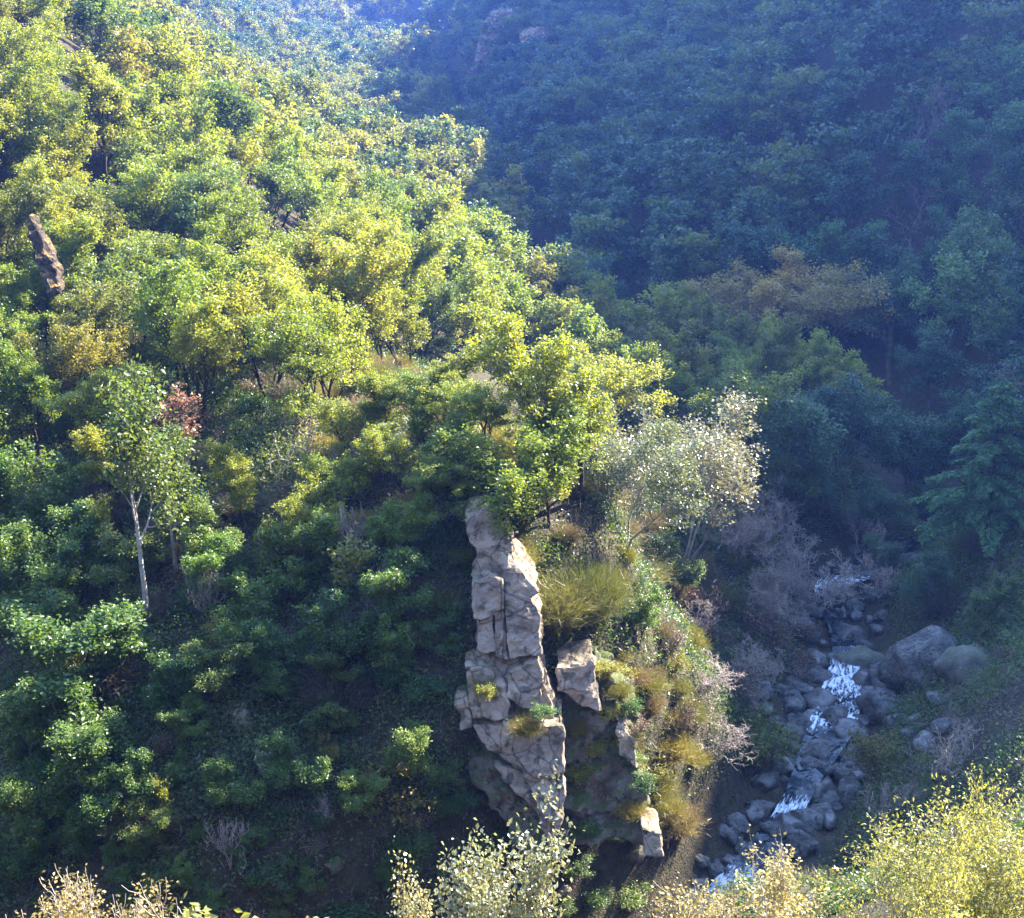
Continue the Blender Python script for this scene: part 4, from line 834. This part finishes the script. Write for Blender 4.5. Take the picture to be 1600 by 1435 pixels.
FO = [far_mesh(301, 'leaf_oak'), far_mesh(302, 'leaf_oak'), far_mesh(303, 'leaf_green')]
FR = [far_mesh(311, 'leaf_shade'), far_mesh(312, 'leaf_shade'), far_mesh(313, 'leaf_shade'), far_mesh(314, 'leaf_green')]
nl_ = nfar[:, 3] > 0.5; dist = nfar[:, 1] > 430
scatter_gn('sunlit_woodland', nfar[nl_ & ~dist][:, :3], FO, 0.6, 1.05, 'continuous oak wood covering the upper sunlit slope', 1)
scatter_gn('shaded_woodland', nfar[~nl_ & ~dist][:, :3], FR, 0.75, 1.2, 'continuous blue shaded wood covering the mountain side', 2)
x2, y2 = jitter(-420, 330, 430, 1500, 9.5); k = np.abs(x2) < 0.46 * y2 + 15; x2, y2 = x2[k], y2[k]
vis, _, _ = visible(x2, y2, 9.0); x2, y2 = x2[vis], y2[vis]
scatter_gn('distant_woodland', np.c_[x2, y2, ground(x2, y2)], FO + FR[:1], 0.8, 1.3, 'distant hazy wood on the hills at the head of the valley', 3)
print('trees', count, 'far', len(nfar), 'distant', len(x2))

# ---- bushes
x, y = jitter(-45, 60, 48, 112, 2.7); rd, _ = river_near(x, y); k = (rd > 5.2); x, y = x[k], y[k]
vis, u, v = visible(x, y, 0.8); x, y, u, v = x[vis], y[vis], u[vis], v[vis]
k = (u > -20) & (u < 1620) & (v > 560) & ~((u > 735) & (u < 880) & (v > 800) & (v < 1310)) & ~((u > 1150) & (u < 1560) & (v > 990) & (v < 1260)) & (rng.random(len(u)) < 0.8)
x, y, u, v = x[k], y[k], u[k], v[k]; key_ = rng.random(len(x)) - 0.45 * ((u < 720) & (v > 930)); idx = np.argsort(key_)[:270]
for i in idx:
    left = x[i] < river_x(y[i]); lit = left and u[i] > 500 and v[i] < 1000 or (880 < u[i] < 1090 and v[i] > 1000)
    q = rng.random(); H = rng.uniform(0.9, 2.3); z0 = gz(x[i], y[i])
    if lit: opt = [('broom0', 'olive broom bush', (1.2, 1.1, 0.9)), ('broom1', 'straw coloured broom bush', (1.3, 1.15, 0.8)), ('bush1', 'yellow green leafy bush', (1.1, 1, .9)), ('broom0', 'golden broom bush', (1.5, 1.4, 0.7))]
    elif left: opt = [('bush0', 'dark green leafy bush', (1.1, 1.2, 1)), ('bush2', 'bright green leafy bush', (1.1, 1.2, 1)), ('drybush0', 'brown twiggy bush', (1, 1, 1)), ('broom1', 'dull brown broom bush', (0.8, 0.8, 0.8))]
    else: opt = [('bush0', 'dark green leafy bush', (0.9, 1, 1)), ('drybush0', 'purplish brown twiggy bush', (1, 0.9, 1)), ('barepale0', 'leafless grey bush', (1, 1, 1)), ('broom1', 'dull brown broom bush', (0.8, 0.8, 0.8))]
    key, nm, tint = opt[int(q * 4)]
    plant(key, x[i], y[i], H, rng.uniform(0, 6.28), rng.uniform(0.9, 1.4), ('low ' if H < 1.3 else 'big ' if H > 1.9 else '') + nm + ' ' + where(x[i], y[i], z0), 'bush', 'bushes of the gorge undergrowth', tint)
for k in range(58):
    px, py = rng.uniform(885, 1085), rng.uniform(1010, 1330)
    if px < 885 + (py - 1010) * 0.25: continue
    H = rng.uniform(0.9, 1.9); key, nm, tint = [('broom0', 'golden broom bush', (1.5, 1.4, 0.7)), ('broom1', 'straw coloured broom bush', (1.4, 1.2, 0.8)), ('bush1', 'yellow green leafy bush', (1.3, 1.1, .8))][k % 3]
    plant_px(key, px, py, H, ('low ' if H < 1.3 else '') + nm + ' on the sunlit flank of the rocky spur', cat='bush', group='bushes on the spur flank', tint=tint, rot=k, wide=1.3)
for k, (px, py) in enumerate([(945, 1045), (965, 1075), (985, 1100), (1000, 1130), (955, 1110), (975, 1145), (990, 1180), (960, 1190), (930, 1170), (900, 1130), (1005, 1220), (940, 1240), (900, 1210), (985, 1260), (915, 1290), (880, 1060), (760, 1075), (820, 1130), (850, 1110)]):
    P_ = at(px, py, pin_d(py) + (1.75 if px > 870 else -0.5)); kk = ('bush1', 'broom0', 'bush2', 'drybush0')[k % 4]
    plant(kk, P_[0], P_[1], (1.1, 0.9, 1.0, 1.2)[k % 4], k * 1.1, 1.3, ('yellow green leafy', 'golden tufted', 'bright green ivy', 'brown twiggy')[k % 4] + ' clump clinging to the broken rock of the pinnacle', 'bush', 'clumps clinging to the pinnacle rock', ((1.3, 1.2, .8), (1.5, 1.35, .7), (1.4, 1.3, .8), (1.3, 1.1, .9))[k % 4], z=P_[2] - 0.45)
for k, (px, py, H) in enumerate([(690, 1180, 1.8), (720, 1230, 2.0), (660, 1250, 2.0), (740, 1160, 1.5), (630, 1290, 2.2), (480, 1300, 2.0), (420, 1330, 2.2), (540, 1400, 2.2), (380, 1400, 2.2), (300, 1400, 2.2), (690, 520, 2.0), (720, 545, 2.0), (660, 530, 2.0)]):
    plant_px(('bush0', 'bush2', 'drybush0')[k % 3], px, py, H, ('dark green', 'fresh green', 'brown twiggy')[k % 3] + (' bush on the bare crest of the knoll' if py < 600 else ' bush on the bare ground below the pinnacle'), cat='bush', group='bushes on open ground', rot=k, wide=1.4, tint=(1.15, 1.15, 1))
print('bushes', len(idx))

# ---- ground cover: uncountable
def cover(name, label, n, mat, blades, size, asp, up, sel, seed, hgt):
    rg = np.random.default_rng(seed); X = rg.uniform(-48, 62, n * 4); Y = rg.uniform(47, 118, n * 4)
    vis, u, v = visible(X, Y, 0.4); rd, _ = river_near(X, Y); k = vis & (rd > 4.2) & (fbm(X / 4, Y / 4, seed, 3) > sel) & (u > -30) & (u < 1630)
    X, Y = X[k][:n], Y[k][:n]; Z = ground(X, Y); r = 0.38
    P = np.repeat(np.c_[X, Y, Z], blades, 0); o = rg.normal(size=P.shape) * np.array([r, r, 0]); P = P + o
    P[:, 2] = np.repeat(Z, blades) + rg.uniform(0.02, hgt, len(P)) + o[:, 1] * 0.5
    ax = rg.normal(size=P.shape) * 0.6 + np.array([0, 0, 1.0 if up < 0.3 else 0.2])
    lv, lf = leaf_quads(rg, P, size, asp, up, ax)
    tag(link(name, np_mesh(name, lv, lf, np.repeat(rg.uniform(0, 1, len(X)), blades) * 0.7 + rg.uniform(0, 0.3, len(P))), M[mat]), label, kind='stuff')
cover('fern_cover', 'low green ferns and ivy covering the slope floor', 15000, 'leaf_fern', 16, 0.20, 0.55, 0.7, 0.02, 401, 0.45)
cover('dry_grass', 'dry tan grass and dead stalks on the slope floor', 9000, 'leaf_dry', 14, 0.40, 0.12, 0.1, -0.1, 402, 0.4)

cover('bramble_tangle', 'tangled brambles and shoots over the shaded slope', 12000, 'leaf_green', 22, 0.19, 0.6, 0.5, -0.1, 403, 1.3)
cover('leaf_litter', 'fallen brown leaves lying on the slope', 9000, 'leaf_dry', 12, 0.17, 0.6, 0.9, -0.5, 405, 0.08)
cover('dead_twigs', 'grey dead twigs and fallen sticks littering the slope', 5200, 'leaf_dry', 10, 0.85, 0.035, 0.1, -0.05, 404, 0.9)

# ---- haze: the air of the gorge
zmax = max(float(GZ.max()), 225) + 30
bm = bmesh.new(); bmesh.ops.create_cube(bm, size=1.0)
me = bpy.data.meshes.new('haze'); bm.to_mesh(me); bm.free()
hz = link('haze', me); hz.scale = (GX[-1] - GX[0] + 40, GY[-1] - GY[0] + 40, zmax + 16); hz.location = ((GX[0] + GX[-1]) / 2, (GY[0] + GY[-1]) / 2, (zmax - 16) / 2)
m, n, l = new_mat('haze_air'); out = n.new('ShaderNodeOutputMaterial'); pv = n.new('ShaderNodeVolumePrincipled')
pv.inputs['Color'].default_value = (0.14, 0.29, 1.0, 1); pv.inputs['Density'].default_value = 0.00034; pv.inputs['Anisotropy'].default_value = 0.6
l.new(pv.outputs[0], out.inputs['Volume']); me.materials.append(m); tag(hz, 'blue haze filling the gorge', kind='stuff')
